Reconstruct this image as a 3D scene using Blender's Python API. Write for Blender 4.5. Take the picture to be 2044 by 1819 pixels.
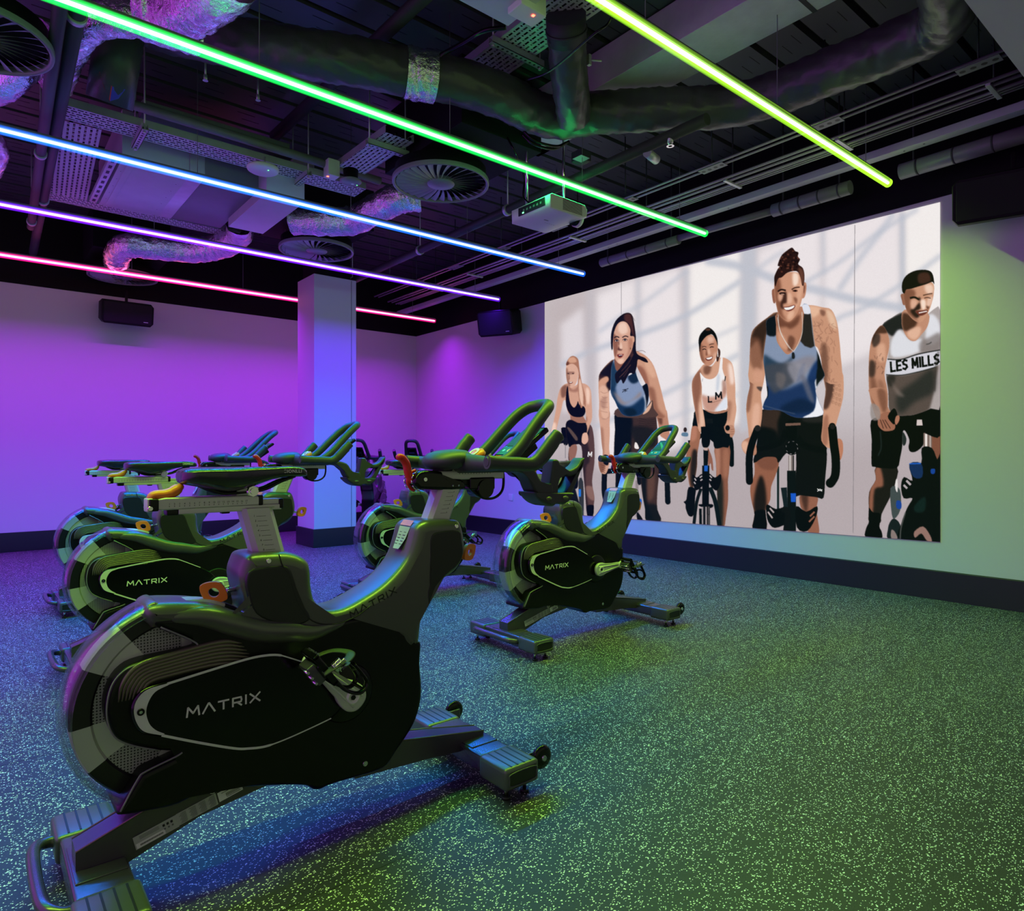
import bpy, bmesh, math, random, mathutils, mathutils.geometry
import numpy as np
from mathutils import Vector, Matrix, Euler
for _o in list(bpy.data.objects): bpy.data.objects.remove(_o, do_unlink=True)
random.seed(7)
scene = bpy.context.scene
C = scene.collection
R = math.radians
PI = math.pi

# ---------------- camera, world, exposure ----------------
cam_d = bpy.data.cameras.new('camera'); cam = bpy.data.objects.new('camera', cam_d); C.objects.link(cam)
cam_d.sensor_width = 36; cam_d.lens = 1320 / 2044 * 36; cam_d.clip_start = .05
cam.location = (0, 0, 1.0); cam.rotation_euler = (R(90), 0, -math.atan2(.6347, .7727))
scene.camera = cam
world = bpy.data.worlds.new('world'); scene.world = world; world.use_nodes = True
# unseen fill light added through the open back of the room: violet on the left-hand side, pale greenish white behind
_n = world.node_tree.nodes; _l = world.node_tree.links
_tc = _n.new('ShaderNodeTexCoord'); _sx = _n.new('ShaderNodeSeparateXYZ'); _l.new(_tc.outputs['Generated'], _sx.inputs[0])
_mr = _n.new('ShaderNodeMapRange'); _mr.inputs['From Min'].default_value = .1; _mr.inputs['From Max'].default_value = -.75; _l.new(_sx.outputs[1], _mr.inputs[0])
_mx = _n.new('ShaderNodeMixRGB'); _mx.inputs[1].default_value = (.85, .08, 1.3, 1); _mx.inputs[2].default_value = (.25, .30, .17, 1); _l.new(_mr.outputs[0], _mx.inputs[0])
_l.new(_mx.outputs[0], _n['Background'].inputs[0]); _n['Background'].inputs[1].default_value = .8
vs = scene.view_settings
vs.view_transform = 'Standard'; vs.look = 'None'; vs.gamma = 1; vs.use_curve_mapping = False
vs.exposure = 0.0

# room measures (metres): strips run along X, the screen wall is the plane X = WX
WX, WY, SOF, DECK = 5.20, 8.60, 2.79, 3.62
STRIP_Z = 2.85
FX, FY, RX, RY = .6347, .7727, .7727, -.6347
def on_z(u, v, z):
    t = (u - 1022) / 1320; d = (z - 1) * 1320 / (909.5 - v)
    return Vector((d * (FX + RX * t), d * (FY + RY * t), z))
def on_y(u, v, Y):
    t = (u - 1022) / 1320; d = Y / (FY + RY * t)
    return Vector((d * (FX + RX * t), Y, 1 - (v - 909.5) / 1320 * d))
def on_x(u, v, X):
    t = (u - 1022) / 1320; d = X / (FX + RX * t)
    return Vector((X, d * (FY + RY * t), 1 - (v - 909.5) / 1320 * d))

# ---------------- materials ----------------
def mat(name, col, rough=.5, metal=0., spec=.5, bump=0., bscale=60., coat=0., var=0., vscale=8., stretch=None):
    m = bpy.data.materials.new(name); m.use_nodes = True
    nt = m.node_tree; p = nt.nodes['Principled BSDF']
    p.inputs['Base Color'].default_value = (*col, 1); p.inputs['Roughness'].default_value = rough
    p.inputs['Metallic'].default_value = metal; p.inputs['Specular IOR Level'].default_value = spec
    p.inputs['Coat Weight'].default_value = coat; p.inputs['Coat Roughness'].default_value = .08
    tc = nt.nodes.new('ShaderNodeTexCoord')
    mp = nt.nodes.new('ShaderNodeMapping'); nt.links.new(tc.outputs['Object'], mp.inputs[0])
    if stretch: mp.inputs['Scale'].default_value = stretch
    if bump:
        n = nt.nodes.new('ShaderNodeTexNoise'); n.inputs['Scale'].default_value = bscale; n.inputs['Detail'].default_value = 4
        b = nt.nodes.new('ShaderNodeBump'); b.inputs['Strength'].default_value = bump; b.inputs['Distance'].default_value = .01
        nt.links.new(mp.outputs[0], n.inputs['Vector']); nt.links.new(n.outputs[0], b.inputs['Height']); nt.links.new(b.outputs[0], p.inputs['Normal'])
    if var:
        n = nt.nodes.new('ShaderNodeTexNoise'); n.inputs['Scale'].default_value = vscale; n.inputs['Detail'].default_value = 5
        r = nt.nodes.new('ShaderNodeMixRGB'); r.inputs[1].default_value = (*[c * (1 - var) for c in col], 1); r.inputs[2].default_value = (*[min(1, c * (1 + var)) for c in col], 1)
        nt.links.new(mp.outputs[0], n.inputs['Vector']); nt.links.new(n.outputs[0], r.inputs[0]); nt.links.new(r.outputs[0], p.inputs['Base Color'])
    return m
def emit(name, col, s):
    m = bpy.data.materials.new(name); m.use_nodes = True; nt = m.node_tree; p = nt.nodes['Principled BSDF']
    p.inputs['Base Color'].default_value = (*[min(1, c) for c in col], 1)
    p.inputs['Emission Color'].default_value = (*col, 1); p.inputs['Emission Strength'].default_value = s
    return m
M = {}
M['wall'] = mat('white wall paint', (.60, .60, .60), .55, bump=.03, bscale=180)
M['blackwall'] = mat('black ceiling paint', (.004, .004, .0045), .7, spec=.2, bump=.1, bscale=90, var=.2)
M['base'] = mat('dark skirting paint', (.012, .013, .016), .4, bump=.02)
M['bulk'] = mat('grey bulkhead paint', (.5, .5, .5), .6, bump=.05, bscale=120)
M['frame'] = mat('matt charcoal plastic', (.060, .060, .052), .30, spec=.8, bump=.012, bscale=900)
M['panel'] = mat('satin black inset plastic', (.008, .008, .008), .42, bump=.03, bscale=700)
M['gloss'] = mat('gloss black plastic', (.002, .002, .002), .16, spec=.35)
M['shroud'] = mat('black shroud plastic', (.002, .002, .002), .34, spec=.3)
M['rib'] = mat('ribbed bronze plastic', (.15, .135, .09), .28, metal=.5)
M['silver'] = mat('satin silver metal', (.58, .58, .54), .36, metal=.35, bump=.01, bscale=500)
M['silverline'] = mat('silver trim', (.78, .78, .74), .38, metal=.2)
M['chrome'] = mat('polished steel', (.75, .75, .75), .14, metal=1.)
M['rubber'] = mat('black grip rubber', (.030, .032, .034), .46, spec=.6, bump=.03, bscale=400)
M['blackmetal'] = mat('black powder coat', (.10, .09, .11), .27, spec=.8, metal=.6)
M['pad'] = mat('black foot pad rubber', (.05, .055, .06), .33, spec=.8, bump=.02)
M['groove'] = mat('dark groove', (.004, .004, .004), .5)
M['orange'] = mat('orange plastic', (.85, .20, .02), .32, spec=.5)
M['red'] = mat('red plastic', (.62, .015, .012), .3)
M['leather'] = mat('black saddle vinyl', (.014, .016, .018), .22, spec=.7, bump=.04, bscale=260)
M['white'] = mat('white print', (.8, .8, .76), .5)
M['blackprint'] = mat('black print', (.01, .01, .01), .5)
M['darkprint'] = mat('grey print', (.12, .13, .12), .5)
M['sticker'] = mat('silver grey sticker', (.42, .45, .40), .45)
M['screenglass'] = emit('console glass', (.01, .06, .03), .6)
M['keypad'] = emit('console keypad', (.01, .12, .17), .6)
M['galv'] = mat('galvanised steel', (.55, .55, .57), .38, metal=.5, var=.15, vscale=14)
M['greyduct'] = mat('painted grey duct board', (.60, .60, .57), .55, bump=.15, bscale=30, var=.2)
M['plate'] = mat('galvanised sheet', (.52, .52, .54), .45, metal=.25, var=.1)
M['duct'] = mat('black insulated duct wrap', (.055, .055, .056), .38, spec=.6, bump=.35, bscale=22, stretch=(1, 1, 1))
M['darkpipe'] = mat('dark painted pipe', (.04, .04, .044), .55, spec=.35)
M['greysteel'] = mat('grey painted steel', (.16, .16, .17), .42, var=.15)
M['beamgrey'] = mat('light grey painted steel', (.42, .42, .45), .45)
M['galvdark'] = mat('weathered conduit', (.42, .42, .44), .35, metal=.6)
M['deck'] = mat('dark metal decking', (.07, .072, .076), .4, spec=.5, var=.25, vscale=3)
M['whiteplastic'] = mat('white plastic casing', (.68, .68, .66), .4)
M['led_red'] = emit('red indicator', (1, .06, .03), 12)
M['led_green'] = emit('green indicator', (.1, 1, .2), 6)
M['speaker'] = mat('black speaker cabinet', (.002, .002, .002), .55, spec=.2)

def foil():
    m = bpy.data.materials.new('crinkled foil'); m.use_nodes = True; nt = m.node_tree; p = nt.nodes['Principled BSDF']
    p.inputs['Base Color'].default_value = (.95, .95, .96, 1); p.inputs['Metallic'].default_value = 1.; p.inputs['Roughness'].default_value = .16
    tc = nt.nodes.new('ShaderNodeTexCoord')
    h = []
    for sc, dd in ((18, 6), (55, 3)):
        n = nt.nodes.new('ShaderNodeTexNoise'); n.inputs['Scale'].default_value = sc; n.inputs['Detail'].default_value = dd; n.inputs['Distortion'].default_value = 1.5
        nt.links.new(tc.outputs['Object'], n.inputs['Vector']); h.append(n)
    v = nt.nodes.new('ShaderNodeTexVoronoi'); v.inputs['Scale'].default_value = 22; nt.links.new(tc.outputs['Object'], v.inputs['Vector'])
    a = nt.nodes.new('ShaderNodeMath'); a.operation = 'ADD'; nt.links.new(h[0].outputs[0], a.inputs[0]); nt.links.new(h[1].outputs[0], a.inputs[1])
    a2 = nt.nodes.new('ShaderNodeMath'); a2.operation = 'ADD'; nt.links.new(a.outputs[0], a2.inputs[0]); nt.links.new(v.outputs['Distance'], a2.inputs[1])
    b = nt.nodes.new('ShaderNodeBump'); b.inputs['Strength'].default_value = .8; b.inputs['Distance'].default_value = .008
    nt.links.new(a2.outputs[0], b.inputs['Height']); nt.links.new(b.outputs[0], p.inputs['Normal'])
    return m
M['foil'] = foil()

def floor_mat():
    m = bpy.data.materials.new('flecked rubber floor'); m.use_nodes = True; nt = m.node_tree; p = nt.nodes['Principled BSDF']; L = nt.links
    tc = nt.nodes.new('ShaderNodeTexCoord')
    masks = []
    for sc, thr, rad, off in ((150, .90, .31, 0), (240, .905, .36, 3.3), (95, .955, .24, 7.7)):
        mp = nt.nodes.new('ShaderNodeMapping'); mp.inputs['Location'].default_value = (off, off * 2, 0); mp.inputs['Scale'].default_value = (1, 1.35, 0); L.new(tc.outputs['Object'], mp.inputs[0])
        dn = nt.nodes.new('ShaderNodeTexNoise'); dn.inputs['Scale'].default_value = sc * 1.2; L.new(mp.outputs[0], dn.inputs['Vector'])
        mx = nt.nodes.new('ShaderNodeVectorMath'); mx.operation = 'MULTIPLY_ADD'; mx.inputs[1].default_value = (1.1 / sc,) * 3; L.new(dn.outputs['Color'], mx.inputs[0]); L.new(mp.outputs[0], mx.inputs[2])
        v = nt.nodes.new('ShaderNodeTexVoronoi'); v.voronoi_dimensions = '2D'; v.inputs['Scale'].default_value = sc; L.new(mx.outputs[0], v.inputs['Vector'])
        s = nt.nodes.new('ShaderNodeSeparateColor'); L.new(v.outputs['Color'], s.inputs[0])
        g = nt.nodes.new('ShaderNodeMath'); g.operation = 'GREATER_THAN'; g.inputs[1].default_value = thr; L.new(s.outputs[0], g.inputs[0])
        l = nt.nodes.new('ShaderNodeMath'); l.operation = 'LESS_THAN'; l.inputs[1].default_value = rad; L.new(v.outputs['Distance'], l.inputs[0])
        mu = nt.nodes.new('ShaderNodeMath'); mu.operation = 'MULTIPLY'; L.new(g.outputs[0], mu.inputs[0]); L.new(l.outputs[0], mu.inputs[1]); masks.append(mu)
    a = nt.nodes.new('ShaderNodeMath'); a.operation = 'MAXIMUM'; L.new(masks[0].outputs[0], a.inputs[0]); L.new(masks[1].outputs[0], a.inputs[1])
    b = nt.nodes.new('ShaderNodeMath'); b.operation = 'MAXIMUM'; L.new(a.outputs[0], b.inputs[0]); L.new(masks[2].outputs[0], b.inputs[1])
    n = nt.nodes.new('ShaderNodeTexNoise'); n.inputs['Scale'].default_value = 2.2; n.inputs['Detail'].default_value = 6; L.new(tc.outputs['Object'], n.inputs['Vector'])
    c0 = nt.nodes.new('ShaderNodeMixRGB'); c0.inputs[1].default_value = (.016, .017, .020, 1); c0.inputs[2].default_value = (.026, .028, .032, 1); L.new(n.outputs[0], c0.inputs[0])
    c1 = nt.nodes.new('ShaderNodeMixRGB'); c1.inputs[2].default_value = (.86, .88, .80, 1); L.new(b.outputs[0], c1.inputs[0]); L.new(c0.outputs[0], c1.inputs[1])
    L.new(c1.outputs[0], p.inputs['Base Color']); p.inputs['Roughness'].default_value = .52; p.inputs['Specular IOR Level'].default_value = .4
    n2 = nt.nodes.new('ShaderNodeTexNoise'); n2.inputs['Scale'].default_value = 260; L.new(tc.outputs['Object'], n2.inputs['Vector'])
    bp = nt.nodes.new('ShaderNodeBump'); bp.inputs['Strength'].default_value = .35; bp.inputs['Distance'].default_value = .003; L.new(n2.outputs[0], bp.inputs['Height']); L.new(bp.outputs[0], p.inputs['Normal'])
    return m
M['floor'] = floor_mat()

def flywheel_mat():
    # six brushed silver spokes between dark perforated segments, a solid dark rim
    m = bpy.data.materials.new('brushed and perforated flywheel'); m.use_nodes = True; nt = m.node_tree; p = nt.nodes['Principled BSDF']; L = nt.links
    def mth(op, a, b=None, c=None):
        n = nt.nodes.new('ShaderNodeMath'); n.operation = op
        for i, x in enumerate((a, b, c)):
            if x is None: continue
            if isinstance(x, (int, float)): n.inputs[i].default_value = x
            else: L.new(x, n.inputs[i])
        return n.outputs[0]
    tc = nt.nodes.new('ShaderNodeTexCoord'); s = nt.nodes.new('ShaderNodeSeparateXYZ'); L.new(tc.outputs['Object'], s.inputs[0])
    x, z = s.outputs[0], s.outputs[2]
    ang = mth('ARCTAN2', z, x); r = mth('SQRT', mth('ADD', mth('MULTIPLY', x, x), mth('MULTIPLY', z, z)))
    sp = mth('COSINE', mth('MULTIPLY', mth('SUBTRACT', ang, R(139)), 6)); silver = mth('GREATER_THAN', sp, .18)
    gx = mth('ABSOLUTE', mth('SUBTRACT', mth('FRACT', mth('MULTIPLY', x, 150)), .5)); gz = mth('ABSOLUTE', mth('SUBTRACT', mth('FRACT', mth('MULTIPLY', z, 150)), .5))
    hole = mth('LESS_THAN', mth('ADD', mth('MULTIPLY', gx, gx), mth('MULTIPLY', gz, gz)), .075)
    inner = mth('LESS_THAN', r, .185)
    grey = mth('MULTIPLY', inner, mth('SUBTRACT', 1, hole))
    fac = mth('MAXIMUM', silver, mth('MULTIPLY', grey, .55))
    c = nt.nodes.new('ShaderNodeMixRGB'); c.inputs[1].default_value = (.006, .006, .006, 1); c.inputs[2].default_value = (.60, .61, .56, 1); L.new(fac, c.inputs[0])
    L.new(c.outputs[0], p.inputs['Base Color']); p.inputs['Roughness'].default_value = .34; L.new(mth('MULTIPLY', silver, .3), p.inputs['Metallic'])
    return m
M['flywheel'] = flywheel_mat()

def clear_mat():
    m = bpy.data.materials.new('clear smoked plastic'); m.use_nodes = True; nt = m.node_tree; nt.nodes.clear()
    o = nt.nodes.new('ShaderNodeOutputMaterial'); t = nt.nodes.new('ShaderNodeBsdfTransparent'); t.inputs[0].default_value = (.86, .88, .9, 1)
    g = nt.nodes.new('ShaderNodeBsdfGlossy'); g.inputs['Roughness'].default_value = .15
    d = nt.nodes.new('ShaderNodeBsdfDiffuse'); d.inputs[0].default_value = (.5, .52, .55, 1)
    lw = nt.nodes.new('ShaderNodeLayerWeight'); lw.inputs[0].default_value = .35
    m0 = nt.nodes.new('ShaderNodeMixShader'); m0.inputs[0].default_value = .08; nt.links.new(g.outputs[0], m0.inputs[1]); nt.links.new(d.outputs[0], m0.inputs[2])
    mx = nt.nodes.new('ShaderNodeMixShader'); ml = nt.nodes.new('ShaderNodeMath'); ml.operation = 'MULTIPLY_ADD'; ml.inputs[1].default_value = .38; ml.inputs[2].default_value = .03
    nt.links.new(lw.outputs['Facing'], ml.inputs[0]); nt.links.new(ml.outputs[0], mx.inputs[0]); nt.links.new(t.outputs[0], mx.inputs[1]); nt.links.new(m0.outputs[0], mx.inputs[2]); nt.links.new(mx.outputs[0], o.inputs[0])
    return m
M['clear'] = clear_mat()

def tray_mat():
    # staggered slots cut through galvanised sheet (alpha holes), UV free: object coordinates in metres
    m = bpy.data.materials.new('slotted galvanised tray'); m.use_nodes = True; nt = m.node_tree; p = nt.nodes['Principled BSDF']; L = nt.links
    def mth(op, a, b=None):
        n = nt.nodes.new('ShaderNodeMath'); n.operation = op
        for i, x in enumerate((a, b)):
            if x is None: continue
            if isinstance(x, (int, float)): n.inputs[i].default_value = x
            else: L.new(x, n.inputs[i])
        return n.outputs[0]
    tc = nt.nodes.new('ShaderNodeTexCoord'); s = nt.nodes.new('ShaderNodeSeparateXYZ'); L.new(tc.outputs['Object'], s.inputs[0])
    x, y = s.outputs[0], s.outputs[1]
    row = mth('MULTIPLY', y, 32.); ry = mth('ABSOLUTE', mth('SUBTRACT', mth('FRACT', row), .5))
    cx = mth('ADD', mth('MULTIPLY', x, 16.), mth('MULTIPLY', mth('FLOOR', row), .5)); rx = mth('FRACT', cx)
    slot = mth('MULTIPLY', mth('LESS_THAN', ry, .20), mth('MULTIPLY', mth('GREATER_THAN', rx, .12), mth('LESS_THAN', rx, .62)))
    dot = mth('MULTIPLY', mth('LESS_THAN', ry, .20), mth('MULTIPLY', mth('GREATER_THAN', rx, .74), mth('LESS_THAN', rx, .90)))
    a = mth('SUBTRACT', 1, mth('MAXIMUM', slot, dot)); L.new(a, p.inputs['Alpha'])
    p.inputs['Base Color'].default_value = (.58, .58, .60, 1); p.inputs['Metallic'].default_value = .3; p.inputs['Roughness'].default_value = .45
    return m
M['tray'] = tray_mat()

# ---------------- mesh helpers ----------------
def link_mesh(name, me, parent=None, loc=None):
    o = bpy.data.objects.new(name, me); C.objects.link(o)
    if parent: o.parent = parent
    if loc is not None: o.location = loc
    return o
def tag(o, label=None, cat=None, group=None, kind=None):
    if label: o['label'] = label
    if cat: o['category'] = cat
    if group: o['group'] = group
    if kind: o['kind'] = kind
    return o
def empty(name, loc, label, cat, group=None, rz=0):
    o = bpy.data.objects.new(name, None); C.objects.link(o); o.location = loc; o.rotation_euler = (0, 0, rz); o.empty_display_size = .1
    return tag(o, label, cat, group)
class MB:
    """collects shapes, then builds ONE mesh object"""
    def __init__(s): s.v = []; s.f = []; s.m = []; s.s = []; s.mats = []
    def mi(s, m):
        if m not in s.mats: s.mats.append(m)
        return s.mats.index(m)
    def add(s, vs, fs, m, smooth=False):
        b = len(s.v); s.v += [tuple(v) for v in vs]; k = s.mi(m)
        for i, f in enumerate(fs):
            s.f.append([b + j for j in f]); s.m.append(k); s.s.append(smooth if not isinstance(smooth, list) else smooth[i])
    def box(s, a, b, m, bev=0., mtx=None):
        a = Vector(a); b = Vector(b); lo = Vector([min(p, q) for p, q in zip(a, b)]); hi = Vector([max(p, q) for p, q in zip(a, b)])
        if bev <= 0:
            vs = [Vector((x, y, z)) for x in (lo.x, hi.x) for y in (lo.y, hi.y) for z in (lo.z, hi.z)]
            fs = [(0, 1, 3, 2), (4, 6, 7, 5), (0, 4, 5, 1), (2, 3, 7, 6), (0, 2, 6, 4), (1, 5, 7, 3)]
            if mtx: vs = [mtx @ v for v in vs]
            s.add(vs, fs, m); return
        bm = bmesh.new(); bmesh.ops.create_cube(bm, size=1)
        sz = hi - lo
        for v in bm.verts: v.co = Vector((v.co.x * sz.x, v.co.y * sz.y, v.co.z * sz.z)) + (lo + hi) / 2
        bmesh.ops.bevel(bm, geom=list(bm.edges), offset=min(bev, min(sz) * .49), segments=3, profile=.6, affect='EDGES')
        bm.verts.ensure_lookup_table(); bm.faces.ensure_lookup_table()
        vs = [mtx @ v.co if mtx else v.co.copy() for v in bm.verts]; fs = [[v.index for v in f.verts] for f in bm.faces]
        s.add(vs, fs, m, True); bm.free()
    def tube(s, pts, r, m, n=12, caps=True, sx=1., closed=False, up=None, round_end=False):
        pts = [Vector(p) for p in pts]; N = len(pts); rr = r if isinstance(r, (list, tuple)) else [r] * N
        if round_end and not closed:
            for end in (0, 1):
                i, j = (0, 1) if end == 0 else (-1, -2)
                d = (pts[i] - pts[j]).normalized(); r0 = rr[i]; ad = [(pts[i] + d * r0 * math.sin(a), max(r0 * math.cos(a), 1e-4)) for a in (R(30), R(60), R(85))]
                rr = list(rr)
                for q, w in ad:
                    if end == 0: pts.insert(0, q); rr.insert(0, w)
                    else: pts.append(q); rr.append(w)
            N = len(pts)
        T = []
        for i in range(N):
            a = pts[i - 1] if (i > 0 or closed) else pts[i]; b = pts[(i + 1) % N] if (i < N - 1 or closed) else pts[i]
            T.append((b - a).normalized())
        ref = Vector(up) if up else (Vector((0, 0, 1)) if abs(T[0].z) < .9 else Vector((1, 0, 0)))
        nrm = (ref - T[0] * ref.dot(T[0])).normalized(); vs = []
        for i in range(N):
            nrm = (nrm - T[i] * nrm.dot(T[i])); nrm = nrm.normalized() if nrm.length > 1e-6 else T[i].orthogonal().normalized()
            bn = T[i].cross(nrm)
            for k in range(n):
                a = 2 * PI * k / n; vs.append(pts[i] + (nrm * math.cos(a) + bn * math.sin(a) * sx) * rr[i])
        fs = []; 
        for i in range(N if closed else N - 1):
            j = (i + 1) % N
            for k in range(n):
                l = (k + 1) % n; fs.append((i * n + k, i * n + l, j * n + l, j * n + k))
        sm = [True] * len(fs)
        if caps and not closed: fs += [tuple(range(n))[::-1], tuple((N - 1) * n + k for k in range(n))]; sm += [False, False]
        s.add(vs, fs, m, sm)
    def cyl(s, a, b, r, m, n=20, r2=None):
        s.tube([a, b], [r, r if r2 is None else r2], m, n=n)
    def prism(s, prof, y0, y1, m, mtx=None):
        """profile in (x, z), extruded along y"""
        n = len(prof); vs = [Vector((x, y0, z)) for x, z in prof] + [Vector((x, y1, z)) for x, z in prof]
        if mtx: vs = [mtx @ v for v in vs]
        fs = [tuple(range(n)), tuple(range(2 * n - 1, n - 1, -1))] + [(i, i + n, (i + 1) % n + n, (i + 1) % n) for i in range(n)]
        s.add(vs, fs, m)
    def pillow(s, prof, half, m, inset=.012, seg=4, yc=0., sub=4, capm=None):
        """closed profile in (x, z), smoothed, extruded to +-half with rounded edges"""
        P = smooth_closed(prof, sub); n = len(P)
        area = sum(P[i][0] * P[(i + 1) % n][1] - P[(i + 1) % n][0] * P[i][1] for i in range(n))
        if area < 0: P = P[::-1]
        nr = []
        for i in range(n):
            a = P[i - 1]; b = P[(i + 1) % n]; dx, dz = b[0] - a[0], b[1] - a[1]; l = math.hypot(dx, dz) or 1; nr.append((-dz / l, dx / l))
        for _ in range(2):
            nr = [tuple((nr[i - 1][k] + 2 * nr[i][k] + nr[(i + 1) % n][k]) / 4 for k in (0, 1)) for i in range(n)]
        rings = []
        for k in range(seg + 1):
            a = PI / 2 * k / seg; rings.append((half - inset + inset * math.sin(a), inset * (1 - math.cos(a))))
        full = [(-y, i) for y, i in rings[::-1]] + rings
        vs = []
        for y, i in full:
            for (x, z), (nx, nz) in zip(P, nr): vs.append((x + nx * i, yc + y, z + nz * i))
        fs = []; N = len(full)
        for k in range(N - 1):
            for i in range(n):
                j = (i + 1) % n; fs.append((k * n + i, k * n + j, (k + 1) * n + j, (k + 1) * n + i))
        s.add(vs, fs, m, True)
        v2, _, tri, *_r = mathutils.geometry.delaunay_2d_cdt([Vector((x + nx * inset, z + nz * inset)) for (x, z), (nx, nz) in zip(P, nr)], [(i, (i + 1) % n) for i in range(n)], [], 0, 1e-5)
        def inside(px, pz):
            c = False
            for i in range(n):
                x1, z1 = P[i]; x2, z2 = P[i - 1]
                if (z1 > pz) != (z2 > pz) and px < (x2 - x1) * (pz - z1) / (z2 - z1) + x1: c = not c
            return c
        tri = [t for t in tri if inside(sum(v2[i].x for i in t) / 3, sum(v2[i].y for i in t) / 3)]
        for y in (-half, half): s.add([(v.x, yc + y, v.y) for v in v2], [tuple(t) for t in tri], capm or m)
    def lathe(s, prof, m, n=48, mtx=None, smooth=True):
        """profile (r, h) around z"""
        vs = []; N = len(prof)
        for r, h in prof:
            for k in range(n):
                a = 2 * PI * k / n; v = Vector((r * math.cos(a), r * math.sin(a), h)); vs.append(mtx @ v if mtx else v)
        fs = [(i * n + k, i * n + (k + 1) % n, (i + 1) * n + (k + 1) % n, (i + 1) * n + k) for i in range(N - 1) for k in range(n)]
        s.add(vs, fs, m, smooth)
    def disc(s, c, r, nrm, m, n=32):
        q = Vector(nrm).to_track_quat('Z', 'Y'); s.add([Vector(c) + q @ Vector((r * math.cos(2 * PI * k / n), r * math.sin(2 * PI * k / n), 0)) for k in range(n)], [tuple(range(n))], m)
    def text(s, txt, size, m, mtx, bold=0., sp=1., align='CENTER'):
        vs, fs = text_mesh(txt, size, bold, sp, align); s.add([mtx @ v for v in vs], fs, m)
    def build(s, name, parent=None, loc=None):
        me = bpy.data.meshes.new(name); me.from_pydata(s.v, [], s.f)
        for m in s.mats: me.materials.append(m)
        me.polygons.foreach_set('material_index', s.m); me.polygons.foreach_set('use_smooth', s.s)
        me.update()
        bm = bmesh.new(); bm.from_mesh(me); big = [f for f in bm.faces if len(f.verts) > 6]
        if big: bmesh.ops.triangulate(bm, faces=big, ngon_method='EAR_CLIP')
        bmesh.ops.recalc_face_normals(bm, faces=list(bm.faces)); bm.to_mesh(me); bm.free()
        return link_mesh(name, me, parent, loc)
_tc = {}
def text_mesh(txt, size, bold, sp, align):
    k = (txt, size, bold, sp, align)
    if k not in _tc:
        cu = bpy.data.curves.new('t', 'FONT'); cu.body = txt; cu.size = size; cu.offset = bold; cu.space_character = sp; cu.align_x = align; cu.align_y = 'CENTER'; cu.resolution_u = 3
        o = bpy.data.objects.new('t', cu); C.objects.link(o); dg = bpy.context.evaluated_depsgraph_get(); me = o.evaluated_get(dg).to_mesh()
        _tc[k] = ([v.co.copy() for v in me.vertices], [tuple(p.vertices) for p in me.polygons])
        o.evaluated_get(dg).to_mesh_clear(); bpy.data.objects.remove(o); bpy.data.curves.remove(cu)
    return _tc[k]
def crom(pts, sub=6, closed=False):
    pts = [Vector(p) for p in pts]; n = len(pts); out = []
    rng = range(n) if closed else range(n - 1)
    for i in rng:
        p0 = pts[(i - 1) % n] if (closed or i > 0) else pts[i] * 2 - pts[i + 1]; p1 = pts[i]; p2 = pts[(i + 1) % n]; p3 = pts[(i + 2) % n] if (closed or i + 2 < n) else pts[i + 1] * 2 - pts[i]
        for k in range(sub):
            t = k / sub; out.append(.5 * ((2 * p1) + (p2 - p0) * t + (2 * p0 - 5 * p1 + 4 * p2 - p3) * t * t + (3 * p1 - p0 - 3 * p2 + p3) * t ** 3))
    if not closed: out.append(pts[-1])
    return out
def smooth_closed(prof, sub):
    if sub <= 1: return [tuple(p) for p in prof]
    return [(v.x, v.y) for v in crom([(x, z, 0) for x, z in prof], sub, True)]
def side_mtx(x, y, z, side, ang=0.):
    """text/flat frame on a face that looks along -y (side=-1) or +y (side=1)"""
    if side < 0: m = Matrix(((1, 0, 0), (0, 0, -1), (0, 1, 0)))
    else: m = Matrix(((-1, 0, 0), (0, 0, 1), (0, 1, 0)))
    return Matrix.Translation((x, y, z)) @ m.to_4x4() @ Matrix.Rotation(ang, 4, 'Z')
def copy_tree(o, parent=None):
    c = o.copy(); C.objects.link(c)
    if parent: c.parent = parent
    for ch in list(o.children): copy_tree(ch, c)
    return c

# ---------------- LED strips ----------------
def halo_mat(name, c):
    # added shell imitating the halo round the light core: clear at its silhouette, glowing in the strip's colour over its thickness
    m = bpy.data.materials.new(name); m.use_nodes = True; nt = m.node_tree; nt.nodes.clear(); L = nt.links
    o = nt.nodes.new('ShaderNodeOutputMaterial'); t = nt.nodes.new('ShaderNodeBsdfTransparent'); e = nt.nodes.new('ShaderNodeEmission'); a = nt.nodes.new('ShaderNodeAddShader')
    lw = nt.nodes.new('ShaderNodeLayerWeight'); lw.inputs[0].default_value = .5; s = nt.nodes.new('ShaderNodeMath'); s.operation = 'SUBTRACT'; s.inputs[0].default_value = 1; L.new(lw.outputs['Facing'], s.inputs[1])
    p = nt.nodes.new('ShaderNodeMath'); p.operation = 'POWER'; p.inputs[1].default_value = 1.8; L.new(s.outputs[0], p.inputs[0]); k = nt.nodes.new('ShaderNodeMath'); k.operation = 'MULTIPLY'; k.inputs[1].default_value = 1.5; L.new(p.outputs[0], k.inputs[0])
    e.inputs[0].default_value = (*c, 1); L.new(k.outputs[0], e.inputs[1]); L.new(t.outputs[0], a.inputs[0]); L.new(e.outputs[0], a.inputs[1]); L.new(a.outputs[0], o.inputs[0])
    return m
def led_mat(name, core, s):
    return emit(name, core, s)
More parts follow.
